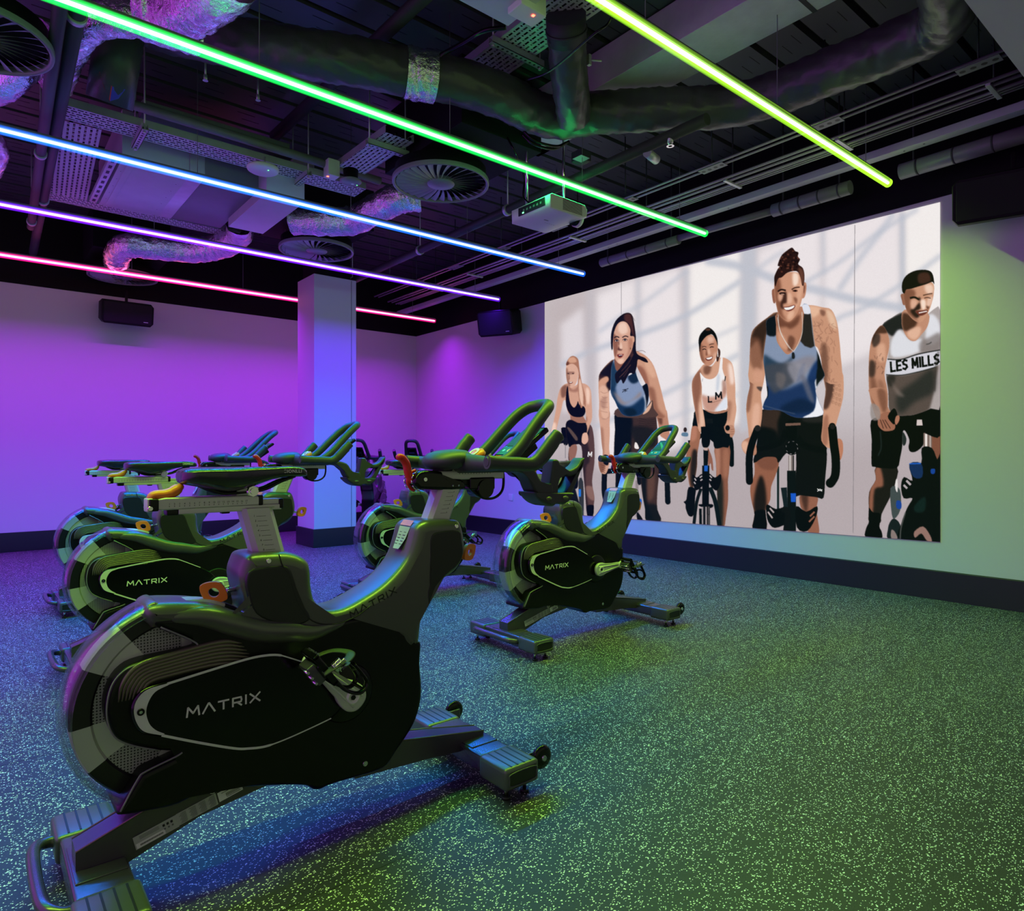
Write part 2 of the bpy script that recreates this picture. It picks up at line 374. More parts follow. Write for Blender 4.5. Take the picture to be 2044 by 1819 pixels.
STRIPS = [  # u, v of the right-hand end, colour, power, words
    # u, v, glow colour, words, lamp colour
    (1773, 364, (.42, 1.0, .03), 'yellow-green', (.46, 1., .05)), (1408, 465, (.01, 1.0, .10), 'green', (.02, 1., .20)), (1165, 546, (.012, .16, 1.0), 'bright blue', (.01, .22, 1.)),
    (996, 597, (.16, .01, 1.0), 'violet-blue', (.11, .006, 1.)), (868, 640, (1.0, .012, .26), 'pink', (.42, .003, 1.))]
STR_POW = [1.0, 1.0, 1.0, 1.0, 1.0]
ORD = ['nearest the camera, ending above the projected picture', 'running just above the projector', 'between the green and violet strips', 'crossing the top of the column', 'passing behind the column']
def strips():
    for i, (u, v, c, w, lc) in enumerate(STRIPS):
        e = on_z(u, v, STRIP_Z); X0 = -1.6
        root = empty('led_strip', (X0, e.y, STRIP_Z), f'glowing {w} ceiling light strip {ORD[i]}', 'strip light', 'coloured ceiling light strips')
        L = e.x - X0
        b = MB(); b.box((0, -.012, .006), (L, .012, .030), M['greysteel'], .002); b.build('housing', root)
        b = MB(); b.tube([(0, 0, -.006), (L - .004, 0, -.006)], .0095, led_mat(w + ' light core', [.26 + .74 * k for k in c], 3.6), n=16); b.build('light_source', root)
        b = MB(); b.tube([(-.004, 0, -.006), (L, 0, -.006)], .028, halo_mat(w + ' halo glow', c), n=28, round_end=False); b.build('halo_shell', root)
        b = MB()
        x = L - .35
        while x > 1.2:
            b.tube([(x, 0, .03), (x, 0, DECK - STRIP_Z - .02)], .0022, M['greysteel'], n=6); x -= 1.1
        b.build('suspension_wire', root)
        ld = bpy.data.lights.new('strip lamp', 'AREA'); ld.shape = 'RECTANGLE'; ld.size = L - .01; ld.size_y = .03; ld.energy = AREA_W[i] * L; ld.color = lc; ld.spread = R(138)
        lo = bpy.data.objects.new('strip_lamp', ld); C.objects.link(lo); lo.parent = root; lo.location = (L / 2, 0, -.042)
AREA_W = [15, 6.5, 36, 19, 16]
strips()

# ---------------- room shell ----------------
def quadobj(name, vs, m, kind='structure', n=None):
    b = MB(); b.add(vs, [tuple(range(len(vs)))], m); return tag(b.build(name), kind=kind)
def sbox(name, a, c, m, kind='structure', bev=0.): 
    b = MB(); b.box(a, c, m, bev); o = b.build(name); return tag(o, kind=kind) if kind else o
XB, YB = -2.6, -2.2
b = MB(); b.box((XB, YB, -.1), (WX + .2, WY + .2, 0), M['floor'])
for y in (.193, 1.443, 2.693, 3.943, 5.193, 6.443, 7.693): b.box((XB, y - .0012, 0), (WX - .02, y + .0012, .0004), M['groove'])   # butt joints of the rubber rolls
tag(b.build('floor'), kind='structure')
sbox('wall_right', (WX, YB, 0), (WX + .15, WY + .15, SOF), M['wall'])
sbox('wall_left', (XB, WY, 0), (WX, WY + .15, SOF), M['wall'])
sbox('wall_upper_right', (WX - .012, YB, SOF), (WX + .15, WY + .15, DECK + .1), M['blackwall'])
sbox('wall_upper_left', (XB, WY - .012, SOF), (WX - .012, WY + .15, DECK + .1), M['blackwall'])
b = MB(); b.prism([(0, 0), (.018, 0), (.018, .196), (.008, .202), (0, .202)], 0, WY - .018 - YB, M['base'], Matrix.Translation((WX, YB, 0)) @ Matrix.Diagonal((-1, 1, 1, 1)))
tag(b.build('baseboard_right'), kind='structure')
b = MB(); b.box((XB, WY - .018, 0), (WX, WY, .202), M['base'], .004); tag(b.build('baseboard_left'), kind='structure')
# deck: flat pans with narrow dark ribs running along X
b = MB(); y = 0.88
while y < WY:
    y1 = min(y + .285, WY)
    b.box((XB, y, DECK), (WX, y1 - .045, DECK + .1), M['deck']); b.box((XB, y1 - .045, DECK + .05), (WX, y1, DECK + .1), M['groove'])
    x = XB + .1
    while x < WX - .1:
        b.box((x, y + .06, DECK - .0015), (x + .13, y + .064, DECK), M['groove']); b.box((x + .06, y + .15, DECK - .0015), (x + .19, y + .154, DECK), M['groove']); x += .34
    y = y1
tag(b.build('ceiling'), kind='structure')
sbox('trim_1', (XB, YB, SOF), (WX - .012, .88, SOF + .06), M['bulk'])
sbox('trim_2', (XB, .84, SOF + .06), (WX - .012, .88, DECK + .1), M['blackwall'])
# column with its own skirting
b = MB(); b.box((2.885, 6.883, 0), (3.378, 7.345, 2.97), M['wall'], .003); col_o = tag(b.build('column'), 'square white-painted column in front of the purple wall', 'column')
b = MB(); b.box((2.870, 6.868, 0), (3.393, 7.360, .202), M['base'], .004); b.build('skirting', col_o)
b = MB(); b.box((3.318, 6.881, .2), (3.322, 6.884, 2.96), M['darkpipe']); b.build('corner_groove', col_o)
b = MB(); b.box((2.93, 6.93, 2.97), (3.33, 7.30, DECK), M['blackwall']); b.build('unpainted_shaft', col_o)

# ---------------- exercise bike (local: x forward, y left, z up, origin on the floor) ----------------
LOGO = {'M': ([[(0, 0), (.12, 1), (.62, .30), (1.12, 1), (1.24, 0)]], 1.24), 'A': ([[(0, 0), (.58, 1), (.66, 1), (1.24, 0)]], 1.24),
        'T': ([[(0, .91), (1.1, .91)], [(.55, .9), (.55, 0)]], 1.1), 'R': ([[(.08, 0), (.08, .91), (.95, .91), (1.02, .62), (.95, .40), (.08, .40)], [(.55, .40), (1.02, 0)]], 1.04),
        'I': ([[(.1, 0), (.1, 1)]], .2), 'X': ([[(0, 0), (1.1, 1)], [(0, 1), (1.1, 0)]], 1.1)}
def logo(mb, h, m, mtx, w=.17, gap=.34, curve=None, thick=0.):
    x = 0; total = sum(LOGO[c][1] for c in 'MATRIX') + gap * 5
    for c in 'MATRIX':
        st, ww = LOGO[c]
        for pl in st:
            for a, b in zip(pl, pl[1:]):
                a = Vector((a[0] + x, a[1])); b = Vector((b[0] + x, b[1])); d = (b - a).normalized(); nn = Vector((-d.y, d.x)) * w / 2; d = d * w * .25
                q = [a - d + nn, a - d - nn, b + d - nn, b + d + nn]
                vs = []
                for p in q:
                    px = (p.x - total / 2) * h; pz = (p.y - .5) * h
                    vs.append(mtx @ (Vector((px, pz, 0)) if not curve else curve(px, pz)))
                mb.add(vs, [(0, 1, 2, 3)], m)
        x += ww + gap

FRAME = [(-.418, .660), (-.331, .655), (-.262, .636), (-.206, .610), (-.205, .640), (-.216, .700), (-.208, .735), (-.194, .753), (-.150, .755), (-.090, .749), (-.050, .728),
         (-.038, .700), (-.035, .655), (-.024, .615), (.006, .590), (.052, .585), (.112, .604), (.184, .640), (.244, .694), (.268, .748), (.282, .790), (.308, .806), (.345, .808),
         (.412, .804), (.438, .792), (.454, .735), (.448, .685), (.416, .645), (.352, .614), (.320, .575), (.300, .520), (.290, .455), (.272, .44), (.250, .435), (.226, .455), (.206, .490),
         (.170, .522), (.115, .541), (.050, .543), (-.040, .528), (-.120, .526), (-.206, .546), (-.269, .582), (-.320, .606), (-.410, .612)]
SHROUD = [(-.400, .632), (-.320, .622), (-.262, .596), (-.200, .562), (-.120, .542), (-.04, .545), (.05, .559), (.12, .557), (.185, .536), (.222, .502), (.250, .470), (.275, .458), (.293, .45), (.290, .39), (.296, .31), (.284, .250), (.258, .205), (.212, .158), (.18, .125), (.136, .118),
          (.060, .122), (.010, .123), (-.015, .120), (-.034, .126), (-.06, .145), (-.150, .172), (-.290, .205), (-.358, .196), (-.410, .200), (-.478, .212), (-.470, .235), (-.440, .280), (-.425, .293), (-.365, .308), (-.352, .316),
          (-.400, .332), (-.454, .359), (-.482, .380), (-.497, .415), (-.503, .455), (-.492, .500), (-.468, .530), (-.430, .542), (-.330, .548), (-.320, .556), (-.335, .570), (-.400, .610)]

def bike_parts(root):
    # ---- shroud, frame ----
    b = MB(); b.pillow(SHROUD, .076, M['shroud'], .014, 4, sub=3)
    # edge beads of the flywheel opening
    for sd in (-1, 1):
        y = sd * .077
        b.tube(crom([(-.474, y, .222), (-.441, y, .282), (-.425, y, .295), (-.365, y, .310), (-.350, y, .316)], 4), .0022, M['clear_line'], n=6)
        b.tube(crom([(-.350, y, .548), (-.318, y, .556), (-.335, y, .574), (-.395, y, .612)], 4), .0022, M['clear_line'], n=6)
        b.tube(crom([(-.40, y, .335), (-.454, y, .362), (-.486, y, .390), (-.500, y, .440), (-.492, y, .497), (-.468, y, .528), (-.43, y, .540)], 5), .0018, M['clear_line'], n=6)
    b.tube([(.11, -.075, .155), (.11, -.080, .155)], .007, M['chrome'], n=12)
    sh = b.build('lower_shroud', root)
    b = MB(); b.pillow(FRAME, .078, M['frame'], .030, 6, sub=4)
    # long shoulder of the frame bulging over the shroud
    for sd in (-1, 1):
        P = [(-.36, .628), (-.30, .618), (-.24, .594), (-.17, .566), (-.10, .552), (-.04, .540), (.02, .546), (.07, .548)]
        b.tube(crom([(x, sd * .062, z) for x, z in P], 5), [.012 + .020 * math.sin(PI * min(1, (i + 4) / 38)) for i in range(len(crom([(x, 0, z) for x, z in P], 5)))], M['frame'], n=14, round_end=True)
    b.build('frame', root)
    # dark inset panels of the seat and head casings
    seatp = [(-.203, .660), (-.207, .700), (-.190, .722), (-.125, .724), (-.100, .714), (-.086, .680), (-.070, .627), (-.045, .580), (-.075, .565), (-.135, .578), (-.185, .610)]
    headp = [(.322, .640), (.318, .720), (.322, .762), (.350, .775), (.422, .772), (.434, .740), (.438, .700), (.420, .668), (.375, .640), (.330, .600), (.316, .560), (.310, .600)]
    for P in (seatp, headp):
        b = MB(); b.pillow(P, .080, M['panel'], .006, 3, sub=3); b.build('inset_panel', root)
    for sd in (-1, 1):
        b = MB(); y = sd * .0788
        b.tube(crom([(-.128, y, .752), (-.118, y, .722), (-.100, y, .690), (-.080, y, .625), (-.040, y, .570), (.02, y, .552), (.08, y, .562), (.125, y, .585)], 6), .0016, M['groove'], n=6)
        b.build('panel_seam', root)
        for x, z in ((-.152, .737), (.415, .785)): b = MB(); b.tube([(x, sd * .068, z), (x, sd * .0780, z)], .0055, M['chrome'], n=12); b.build('screw', root)
    # crank hub rings
    for sd in (-1, 1):
        b = MB(); b.lathe([(.0, 0), (.075, 0), (.078, .004), (.072, .008), (.0, .008)], M['shroud'], 40, Matrix.Translation((.053, sd * .077, .362)) @ Matrix.Rotation(-sd * PI / 2, 4, 'X'))
        b.build('crank_hub', root)
    # ribbed vents
    for sd in (-1, 1):
        b = MB()
        for k in range(7):
            o = k * .0075
            P = [(-.478 + o * .9, .462), (-.470 + o * .9, .500 - o * .5), (-.440 + o * .5, .534 - o * .9), (-.38, .545 - o), (-.270, .556 - o * 1.15), (-.200 + (k - 3) * .006, .540 - o * 1.3 + .004)]
            pts = crom([(x, sd * .077, z) for x, z in P], 5); n = len(pts)
            b.tube(pts, [.0012 + .0048 * min(1, i / 6) * min(1, (n - 1 - i) / 5 + .15) for i in range(n)], M['rib'], n=8)
        b.build('ribbed_vent', root)
    # side covers with outline and lettering
    for sd in (-1, 1):
        b = MB(); y0 = sd * .075; y1 = sd * .092
        out = crom([(x, z, 0) for x, z in [(-.393, .489), (-.429, .483), (-.449, .465), (-.456, .440), (-.450, .410), (-.434, .386), (-.401, .371), (-.320, .335), (-.240, .298), (-.205, .288), (-.165, .282), (-.115, .286), (-.050, .297), (.010, .310),
               (.045, .345), (.045, .390), (.010, .430), (-.054, .466), (-.112, .495), (-.135, .504), (-.170, .509), (-.215, .507), (-.300, .497)]], 4, True)
        P = [(v.x, v.y) for v in out]; n = len(P)
        cx, cz = -.2, .395
        ins = [(cx + (x - cx) * .975, cz + (z - cz) * .955) for x, z in P]
        vs = [(x, y0, z) for x, z in P] + [(x, y1 - sd * .003, z) for x, z in P] + [(x, y1, z) for x, z in ins]
        fs = [(i, (i + 1) % n, n + (i + 1) % n, n + i) for i in range(n)] + [(n + i, n + (i + 1) % n, 2 * n + (i + 1) % n, 2 * n + i) for i in range(n)]
        b.add(vs, fs, M['gloss'], True); b.add([(x, y1, z) for x, z in ins], [tuple(range(n))], M['gloss'])
        cv = b.build('side_cover', root)
        b = MB(); y = y1 + sd * .0008
        # crescent
        oc = crom([(-.385, .487, 0), (-.425, .482, 0), (-.445, .464, 0), (-.451, .440, 0), (-.445, .412, 0), (-.430, .390, 0), (-.396, .373, 0)], 5)
        ic = crom([(-.382, .483, 0), (-.408, .474, 0), (-.422, .455, 0), (-.427, .432, 0), (-.421, .406, 0), (-.408, .388, 0), (-.390, .375, 0)], 5)
        nn = len(oc)
        b.add([(v.x, y, v.y) for v in oc] + [(v.x, y, v.y) for v in ic], [(i, i + 1, nn + i + 1, nn + i) for i in range(nn - 1)], M['silverline'])
        for L in ([(-.385, .486), (-.300, .497), (-.215, .507), (-.170, .508), (-.135, .503), (-.105, .490), (-.050, .462), (-.03, .452)], [(-.396, .373), (-.320, .336), (-.240, .300), (-.205, .290), (-.165, .284), (-.115, .288), (-.05, .299), (.005, .310)]):
            q = crom([(x, z, 0) for x, z in L], 5); m_ = len(q); vs = []
            for i in range(m_):
                t = (q[min(i + 1, m_ - 1)] - q[max(i - 1, 0)]).normalized(); nv = Vector((-t.y, t.x, 0)) * (.0028 if i < m_ * .6 else .0016)
                vs += [(q[i].x + nv.x, y, q[i].y + nv.y), (q[i].x - nv.x, y, q[i].y - nv.y)]
            b.add(vs, [(2 * i, 2 * i + 1, 2 * i + 3, 2 * i + 2) for i in range(m_ - 1)], M['silverline'])
        b.tube([(-.438, y - sd * .002, .436), (-.438, y + sd * .004, .436)], .0075, M['shroud'], n=16)
        b.tube([(-.438, y + sd * .004, .436), (-.438, y + sd * .0045, .436)], .0035, M['chrome'], n=10)
        b.build('silver_outline', cv)
        b = MB(); logo(b, .0175 * 1.22, M['white'], side_mtx(-.262, y + sd * .0006, .411, sd), w=.19, gap=.36); b.build('lettering', cv)
    # lettering pressed in the sloping top tube of the frame
    for sd in (-1, 1):
        b = MB()
        logo(b, .0185, M['groove'], side_mtx(.135, sd * .0787, .594, sd, R(20) * -sd), w=.17, gap=.42)
        b.build('frame_lettering', root)
    # ---- flywheel, guard ----
    b = MB(); mt = Matrix.Rotation(PI / 2, 4, 'X')
    b.lathe([(0, -.030), (.10, -.030), (.185, -.024), (.190, -.028), (.226, -.028), (.230, -.022), (.230, .022), (.226, .028), (.190, .028), (.185, .024), (.10, .030), (0, .030)], M['flywheel'], 72, mt, smooth=False)
    b.build('flywheel', root, (-.335, 0, .425))
    b = MB(); vs = []; n = 40
    sec = [(.236, -.062), (.243, -.056), (.247, -.040), (.248, 0), (.247, .040), (.243, .056), (.236, .062), (.226, .064), (.226, .060), (.234, .058), (.240, .050), (.244, .036), (.245, 0), (.244, -.036), (.240, -.050), (.234, -.058), (.226, -.060), (.226, -.064)]
    for i in range(n + 1):
        a = R(107) + (R(236) - R(107)) * i / n
        for r, y in sec: vs.append((-.335 + r * math.cos(a), y, .425 + r * math.sin(a)))
    ns = len(sec)
    fs = [(i * ns + k, i * ns + (k + 1) % ns, (i + 1) * ns + (k + 1) % ns, (i + 1) * ns + k) for i in range(n) for k in range(ns)] + [tuple(range(ns)), tuple(n * ns + k for k in range(ns))]
    b.add(vs, fs, M['clear'], True); b.build('flywheel_guard', root)
    b = MB(); b.pillow([(-.424, .652), (-.412, .664), (-.396, .664), (-.388, .640), (-.392, .612), (-.410, .610), (-.414, .63)], .060, M['rib'], .01, 3, sub=3); b.build('guard_clip', root)
    # ---- base ----
    b = MB()
    def beam(P, Q, w0, w1, m, mt2=None):
        # P, Q: (x, ztop, zbot) from body to foot
        vs = []
        for (x, zt, zb), w in ((P, w0), (Q, w1)):
            vs += [(x, -w, zt), (x, w, zt), (x, w, zb), (x, -w, zb)]
        b.add(vs, [(0, 1, 5, 4), (1, 2, 6, 5), (2, 3, 7, 6), (3, 0, 4, 7), (0, 3, 2, 1), (4, 5, 6, 7)], m)
    beam((-.10, .285, .165), (-.30, .232, .136), .036, .036, M['blackmetal']); beam((-.30, .232, .136), (-.552, .142, .048), .036, .034, M['blackmetal'])
    for sd in (-1, 1): b.tube([(-.12, sd * .036, .280), (-.30, sd * .036, .232), (-.552, sd * .034, .142)], .0025, M['rib'], n=6)
    b.build('rear_leg', root); b = MB()
    beam((.10, .190, .100), (.36, .148, .085), .036, .036, M['blackmetal']); beam((.36, .148, .085), (.555, .112, .060), .036, .026, M['blackmetal'])
    for sd in (-1, 1):
        b.tube([(.20, sd * .036, .174), (.36, sd * .036, .148), (.555, sd * .026, .112)], .0025, M['rib'], n=6)
    b.build('front_leg', root)
    for sd in (-1, 1):
        b = MB(); y = sd * .0372
        # sticker rows along the sloping rear beam
        ax = Vector((-.205, 0, .180)); ex = Vector((-.441, 0, .122)); L = (ex - ax).length; d = (ex - ax).normalized(); up = Vector((-d.z, 0, d.x)); up = up if up.z > 0 else -up
        def q(s0, s1, t0, t1, m, e=0.):
            b.add([ax + d * (s0 * L) + up * t0 + Vector((0, y + sd * e, 0)), ax + d * (s1 * L) + up * t0 + Vector((0, y + sd * e, 0)), ax + d * (s1 * L) + up * t1 + Vector((0, y + sd * e, 0)), ax + d * (s0 * L) + up * t1 + Vector((0, y + sd * e, 0))], [(0, 1, 2, 3)], m)
        q(0, .235, -.012, .012, M['white']); q(.25, .62, -.015, .015, M['sticker']); q(.62, 1.0, -.017, .014, M['sticker'], -.0001); q(.74, .99, -.016, -.004, M['white'], .0003)
        for k in range(16): q(.03 + k * .0085, .034 + k * .0085, -.006, .002, M['blackprint'], .0005)
        q(.02, .16, -.009, -.0075, M['darkprint'], .0005); q(.02, .20, .006, .0075, M['darkprint'], .0005)
        for c in range(4):
            for k in range(9): q(.265 + c * .09, .265 + c * .09 + .05 + .022 * ((k * 7 + c) % 3) / 3, .012 - k * .0029, .0108 - k * .0029, M['darkprint'], .0005)
        for k in range(3): q(.66 + .035 * k, .68 + .035 * k, .002, .008, M['blackprint'], .0005); q(.66 + .035 * k, .675 + .035 * k, -.006, -.002, M['darkprint'], .0005)
        for k in range(3): q(.78, .95, .010 - k * .003, .009 - k * .003, M['darkprint'], .0005)
        for k in range(20): q(.76 + k * .010, .766 + k * .010, -.012, -.008, M['blackprint'], .0006)
        c = ax + d * .064 + up * .026 + Vector((0, y, 0))
        qq = Vector((0, sd, 0))
        b.disc(c, .0095, qq, M['white'], 24); b.disc(c + qq * .0003, .0080, qq, M['groove'], 24); b.disc(c + qq * .0006, .0060, qq, M['white'], 24); b.disc(c + qq * .0009, .0038, qq, M['groove'], 20)
        b.build('rating_sticker', root)
    for x, rear in ((-.510, True), (.515, False)):
        b = MB()
        b.box((x - .056, -.145, .044), (x + .056, .145, .098), M['blackmetal'], .010)
        b.box((x - .048, -.085, .097), (x + .050, .085, .101), M['blackmetal'], .002)
        for y in (-.235, .235):
            for xx in (-.035, .035): b.tube([(x + xx, y, .0), (x + xx, y, .008)], .013, M['groove'], n=16); b.tube([(x + xx, y, .008), (x + xx, y, .046)], .006, M['chrome'], n=10)
        st = b.build('stabilizer', root)
        for sd in (-1, 1):
            b = MB(); b.box((x - .064, sd * .138, .036), (x + .064, sd * .270, .102), M['pad'], .014)
            for k in range(4):
                xx = x - .036 + k * .024; b.box((xx - .0022, sd * .150, .1), (xx + .0022, sd * .262, .1028), M['groove'])
            b.add([(x - .048 + .0, sd * .2705, .048), (x + .048, sd * .2705, .048), (x + .048, sd * .2705, .090), (x - .048, sd * .2705, .090)], [(0, 1, 2, 3)], M['panel'])
            b.tube(crom([(x - .044, sd * .271, .050), (x + .044, sd * .271, .050), (x + .050, sd * .271, .068), (x + .044, sd * .271, .086), (x - .044, sd * .271, .086), (x - .050, sd * .271, .068)], 4, True), .0018, M['pad'], n=6, closed=True)
            b.build('foot_pad', st)
    b = MB(); b.tube(crom([(-.555, .185, .070), (-.585, .190, .076), (-.610, .165, .084), (-.618, .100, .086), (-.618, -.040, .086), (-.610, -.105, .084), (-.585, -.130, .076), (-.555, -.125, .070)], 6), .0135, M['blackmetal'], n=14)
    b.build('rear_handle', root)
    for sd in (-1, 1):
        b = MB(); y = sd * .235
        b.lathe([(0, -.011), (.026, -.011), (.034, -.007), (.036, 0), (.034, .007), (.026, .011), (0, .011)], M['gloss'], 32, Matrix.Translation((.618, y, .082)) @ Matrix.Rotation(PI / 2, 4, 'X'))
        b.tube([(.618, y - .016, .082), (.618, y + .016, .082)], .008, M['chrome'], n=12)
        b.box((.560, y - sd * .022 - .004, .060), (.628, y - sd * .022 + .004, .094), M['blackmetal'], .002)
        b.box((.56, y - sd * .022 - .010, .060), (.572, y + .006, .094), M['blackmetal'], .002)
        b.build('transport_wheel', root)
    # ---- seat post, slider, saddle ----
    def post(x0, z0, x1, z1, w, name, marks):
        # leaning post with chamfered edges
        b = MB(); hw = w / 2; hy = .030; ch = .012; sec = [(-hw, -hy + ch), (-hw + ch, -hy), (hw - ch, -hy), (hw, -hy + ch), (hw, hy - ch), (hw - ch, hy), (-hw + ch, hy), (-hw, hy - ch)]
        vs = [(x0 + x, y, z0) for x, y in sec] + [(x1 + x, y, z1) for x, y in sec]
        b.add(vs, [tuple(range(8)), tuple(range(15, 7, -1))] + [(i, (i + 1) % 8, 8 + (i + 1) % 8, 8 + i) for i in range(8)], M['silver'])
        po = b.build(name, root); b = MB()
        sh = (x1 - x0) / (z1 - z0); sz = 1 if z1 > z0 else -1
        for sd in (-1, 1):
            for k in range(marks):
                z = max(z0, z1) - .020 - k * .0125
                if z < min(z0, z1) + .05: break
                x = x0 + (z - z0) * sh; y = sd * (hy + .0004)
                b.add([(x - .010, y, z - .0004), (x + .014, y, z - .0004), (x + .014, y, z + .0004), (x - .010, y, z + .0004)], [(0, 1, 2, 3)], M['blackprint'])
                if name == 'seat_post': b.text(str(k + 1), .0075, M['blackprint'], side_mtx(x - sd * .0 - .015, y, z + .001, sd))
                else: b.add([(x + .013, y, z), (x + .0145, y, z), (x + .0145, y, z + .004), (x + .013, y, z + .004)], [(0, 1, 2, 3)], M['blackprint'])
        b.build('height_scale', po); return po
    post(-.118, .700, -.163, .866, .080, 'seat_post', 9)
    b = MB()
    b.pillow([(-.392, .874), (-.392, .897), (-.375, .901), (-.165, .899), (-.152, .893), (-.148, .877), (-.16, .873), (-.380, .871)], .024, M['silver'], .005, 3, sub=1)
    b.box((-.345, -.021, .860), (-.100, .021, .874), M['silver'], .002); b.box((-.150, -.018, .874), (-.104, .018, .888), M['silver'], .002)
    b.lathe([(.062, 0), (.052, -.006), (.040, -.010)], M['silver'], 24, Matrix.Translation((-.155, 0, .868)) @ Matrix.Diagonal((.85, .5, 1, 1)))
    b.box((-.408, -.026, .870), (-.388, .026, .899), M['shroud'], .004); b.box((-.160, -.0255, .873), (-.148, .0255, .899), M['shroud'], .004); b.box((-.106, -.022, .862), (-.094, .022, .888), M['shroud'], .004)
    b.box((-.37, -.018, .858), (-.345, .018, .872), M['shroud'], .003); b.box((-.245, -.010, .855), (-.225, .010, .862), M['shroud'], .003)
    sl = b.build('seat_slider', root); b = MB()
    for sd in (-1, 1):
        y = sd * .0245
        for k in range(17):
            x = -.366 + k * .0110; xx = x
            b.text(str(k + 1), .0062, M['blackprint'], side_mtx(xx, y, .8855, sd)); b.add([(x - .0011, y, .8812), (x + .0011, y, .8812), (x, y, .8782)], [(0, 1, 2)], M['blackprint'])
    b.build('distance_scale', sl)
    b = MB(); b.tube(crom([(-.402, 0, .890), (-.396, 0, .905), (-.372, 0, .907), (-.355, 0, .912), (-.338, 0, .924)], 5), [.007, .008, .009, .010, .0105, .011, .0115, .012, .0125, .0125, .0125, .0125, .013, .013, .013, .013, .0135, .0135, .013, .012, .009], M['orange'], n=14, sx=1.5, round_end=True)
    b.build('adjusting_lever', sl)
    b = MB(); b.box((-.412, -.020, .868), (-.398, .020, .900), M['silver'], .004); b.tube([(-.406, -.028, .877), (-.406, .028, .877)], .005, M['chrome'], n=12); b.build('lever_bracket', sl)
    b = MB()
    for sd in (-1, 1):
        b.tube(crom([(-.290, sd * .020, .925), (-.262, sd * .026, .912), (-.235, sd * .024, .906), (-.150, sd * .022, .912), (-.100, sd * .016, .932), (-.060, sd * .010, .945)], 6), .0042, M['gloss'], n=10)
    b.box((-.215, -.026, .900), (-.165, .026, .914), M['silver'], .005); b.box((-.212, -.028, .912), (-.160, .028, .921), M['silver'], .004)
    b.tube([(-.178, -.040, .910), (-.178, .040, .910)], .0135, M['chrome'], n=8); b.tube([(-.178, -.044, .910), (-.178, .044, .910)], .008, M['chrome'], n=14)
    b.build('saddle_clamp', root)
    b = MB()
    S = [(-.340, .034, .962, .026), (-.335, .056, .968, .038), (-.315, .074, .971, .044), (-.285, .080, .972, .052), (-.255, .078, .972, .062), (-.225, .064, .972, .066), (-.195, .050, .972, .060), (-.160, .040, .973, .050), (-.120, .029, .972, .033), (-.080, .025, .974, .031), (-.050, .023, .973, .030), (-.034, .019, .969, .026), (-.026, .010, .963, .017)]
    n = 24; vs = []
    for x, w, zt, dp in S:
        for k in range(n):
            a = 2 * PI * k / n; c, s = math.cos(a), math.sin(a)
            yy = w * (abs(c) ** .75) * (1 if c > 0 else -1)
            if s >= 0: z = zt - .014 + .014 * (abs(s) ** .8) - .0035 * math.exp(-(yy / .012) ** 2) * (s > .3)
            else: z = zt - .014 - (dp - .014) * (abs(s) ** .5); yy *= (.82 + .18 * abs(c))
            vs.append((x, yy, z))
    N = len(S)
    b.add(vs, [(i * n + k, i * n + (k + 1) % n, (i + 1) * n + (k + 1) % n, (i + 1) * n + k) for i in range(N - 1) for k in range(n)] + [tuple(range(n)), tuple((N - 1) * n + k for k in range(n))], M['leather'], True)
    sa = b.build('saddle', root); md = sa.modifiers.new('s', 'SUBSURF'); md.levels = 1; md.render_levels = 1
    for sd in (-1, 1):
        b = MB(); b.text('CIONLLI', .0120, M['white'], side_mtx(-.072, sd * .0262, .9585, sd), bold=.00025, sp=1.12)
        b.build('saddle_lettering', sa)
    # ---- handlebar column ----
    post(.360, .740, .437, .918, .084, 'handlebar_post', 7)
    b = MB()
    b.pillow([(.296, .922), (.305, .905), (.330, .897), (.470, .893), (.475, .915), (.462, .926), (.400, .930), (.392, .950), (.340, .955), (.310, .947)], .034, M['gloss'], .010, 4, sub=3)
    b.box((.386, -.026, .924), (.640, .026, .952), M['silver'], .004); b.prism([(.43, .95), (.455, .972), (.50, .950)], -.024, .024, M['silver'])
    b.box((.395, -.030, .952), (.432, .030, .964), M['gloss'], .003); b.box((.44, -.018, .905), (.60, .018, .926), M['shroud'], .004)
    for sd in (-1, 1):
        b.tube([(.330, sd * .033, .928), (.330, sd * .0365, .928)], .006, M['chrome'], n=12)
        for x in (.430, .452): b.tube([(x, sd * .033, .907), (x, sd * .0355, .906)], .003, M['chrome'], n=10)
        for k in range(12): b.add([(.46 + k * .011, sd * .0262, .941), (.462 + k * .011, sd * .0262, .941), (.462 + k * .011, sd * .0262, .945), (.46 + k * .011, sd * .0262, .945)], [(0, 1, 2, 3)], M['blackprint'])
    hs = b.build('handlebar_slider', root)
    b = MB()
    b.tube(crom([(.300, 0, .925), (.290, 0, .950), (.284, 0, .975), (.270, 0, .992), (.262, 0, .995)], 5), .0115, M['red'], n=14, sx=1.2, round_end=True)
    b.build('quick_release_lever', hs)
    b = MB()
    for sd in (-1, 1):
        for a0 in range(5): 
            a = R(120 + a0 * 28); a2 = R(120 + a0 * 28 + 20); cx, cz = .330, .924
            b.tube([(cx + .040 * math.cos(t), sd * .022, cz + .033 * math.sin(t)) for t in (a, (a + a2) / 2, a2)], .0022, M['chrome'], n=6)
    b.tube([(.330 + .0415 * math.cos(R(t)), 0, .924 + .0335 * math.sin(R(t))) for t in range(110, 260, 15)], .005, M['red'], n=8)
    b.build('tension_spring', hs)
    b = MB(); h = 'rubber'
    Z0 = .977
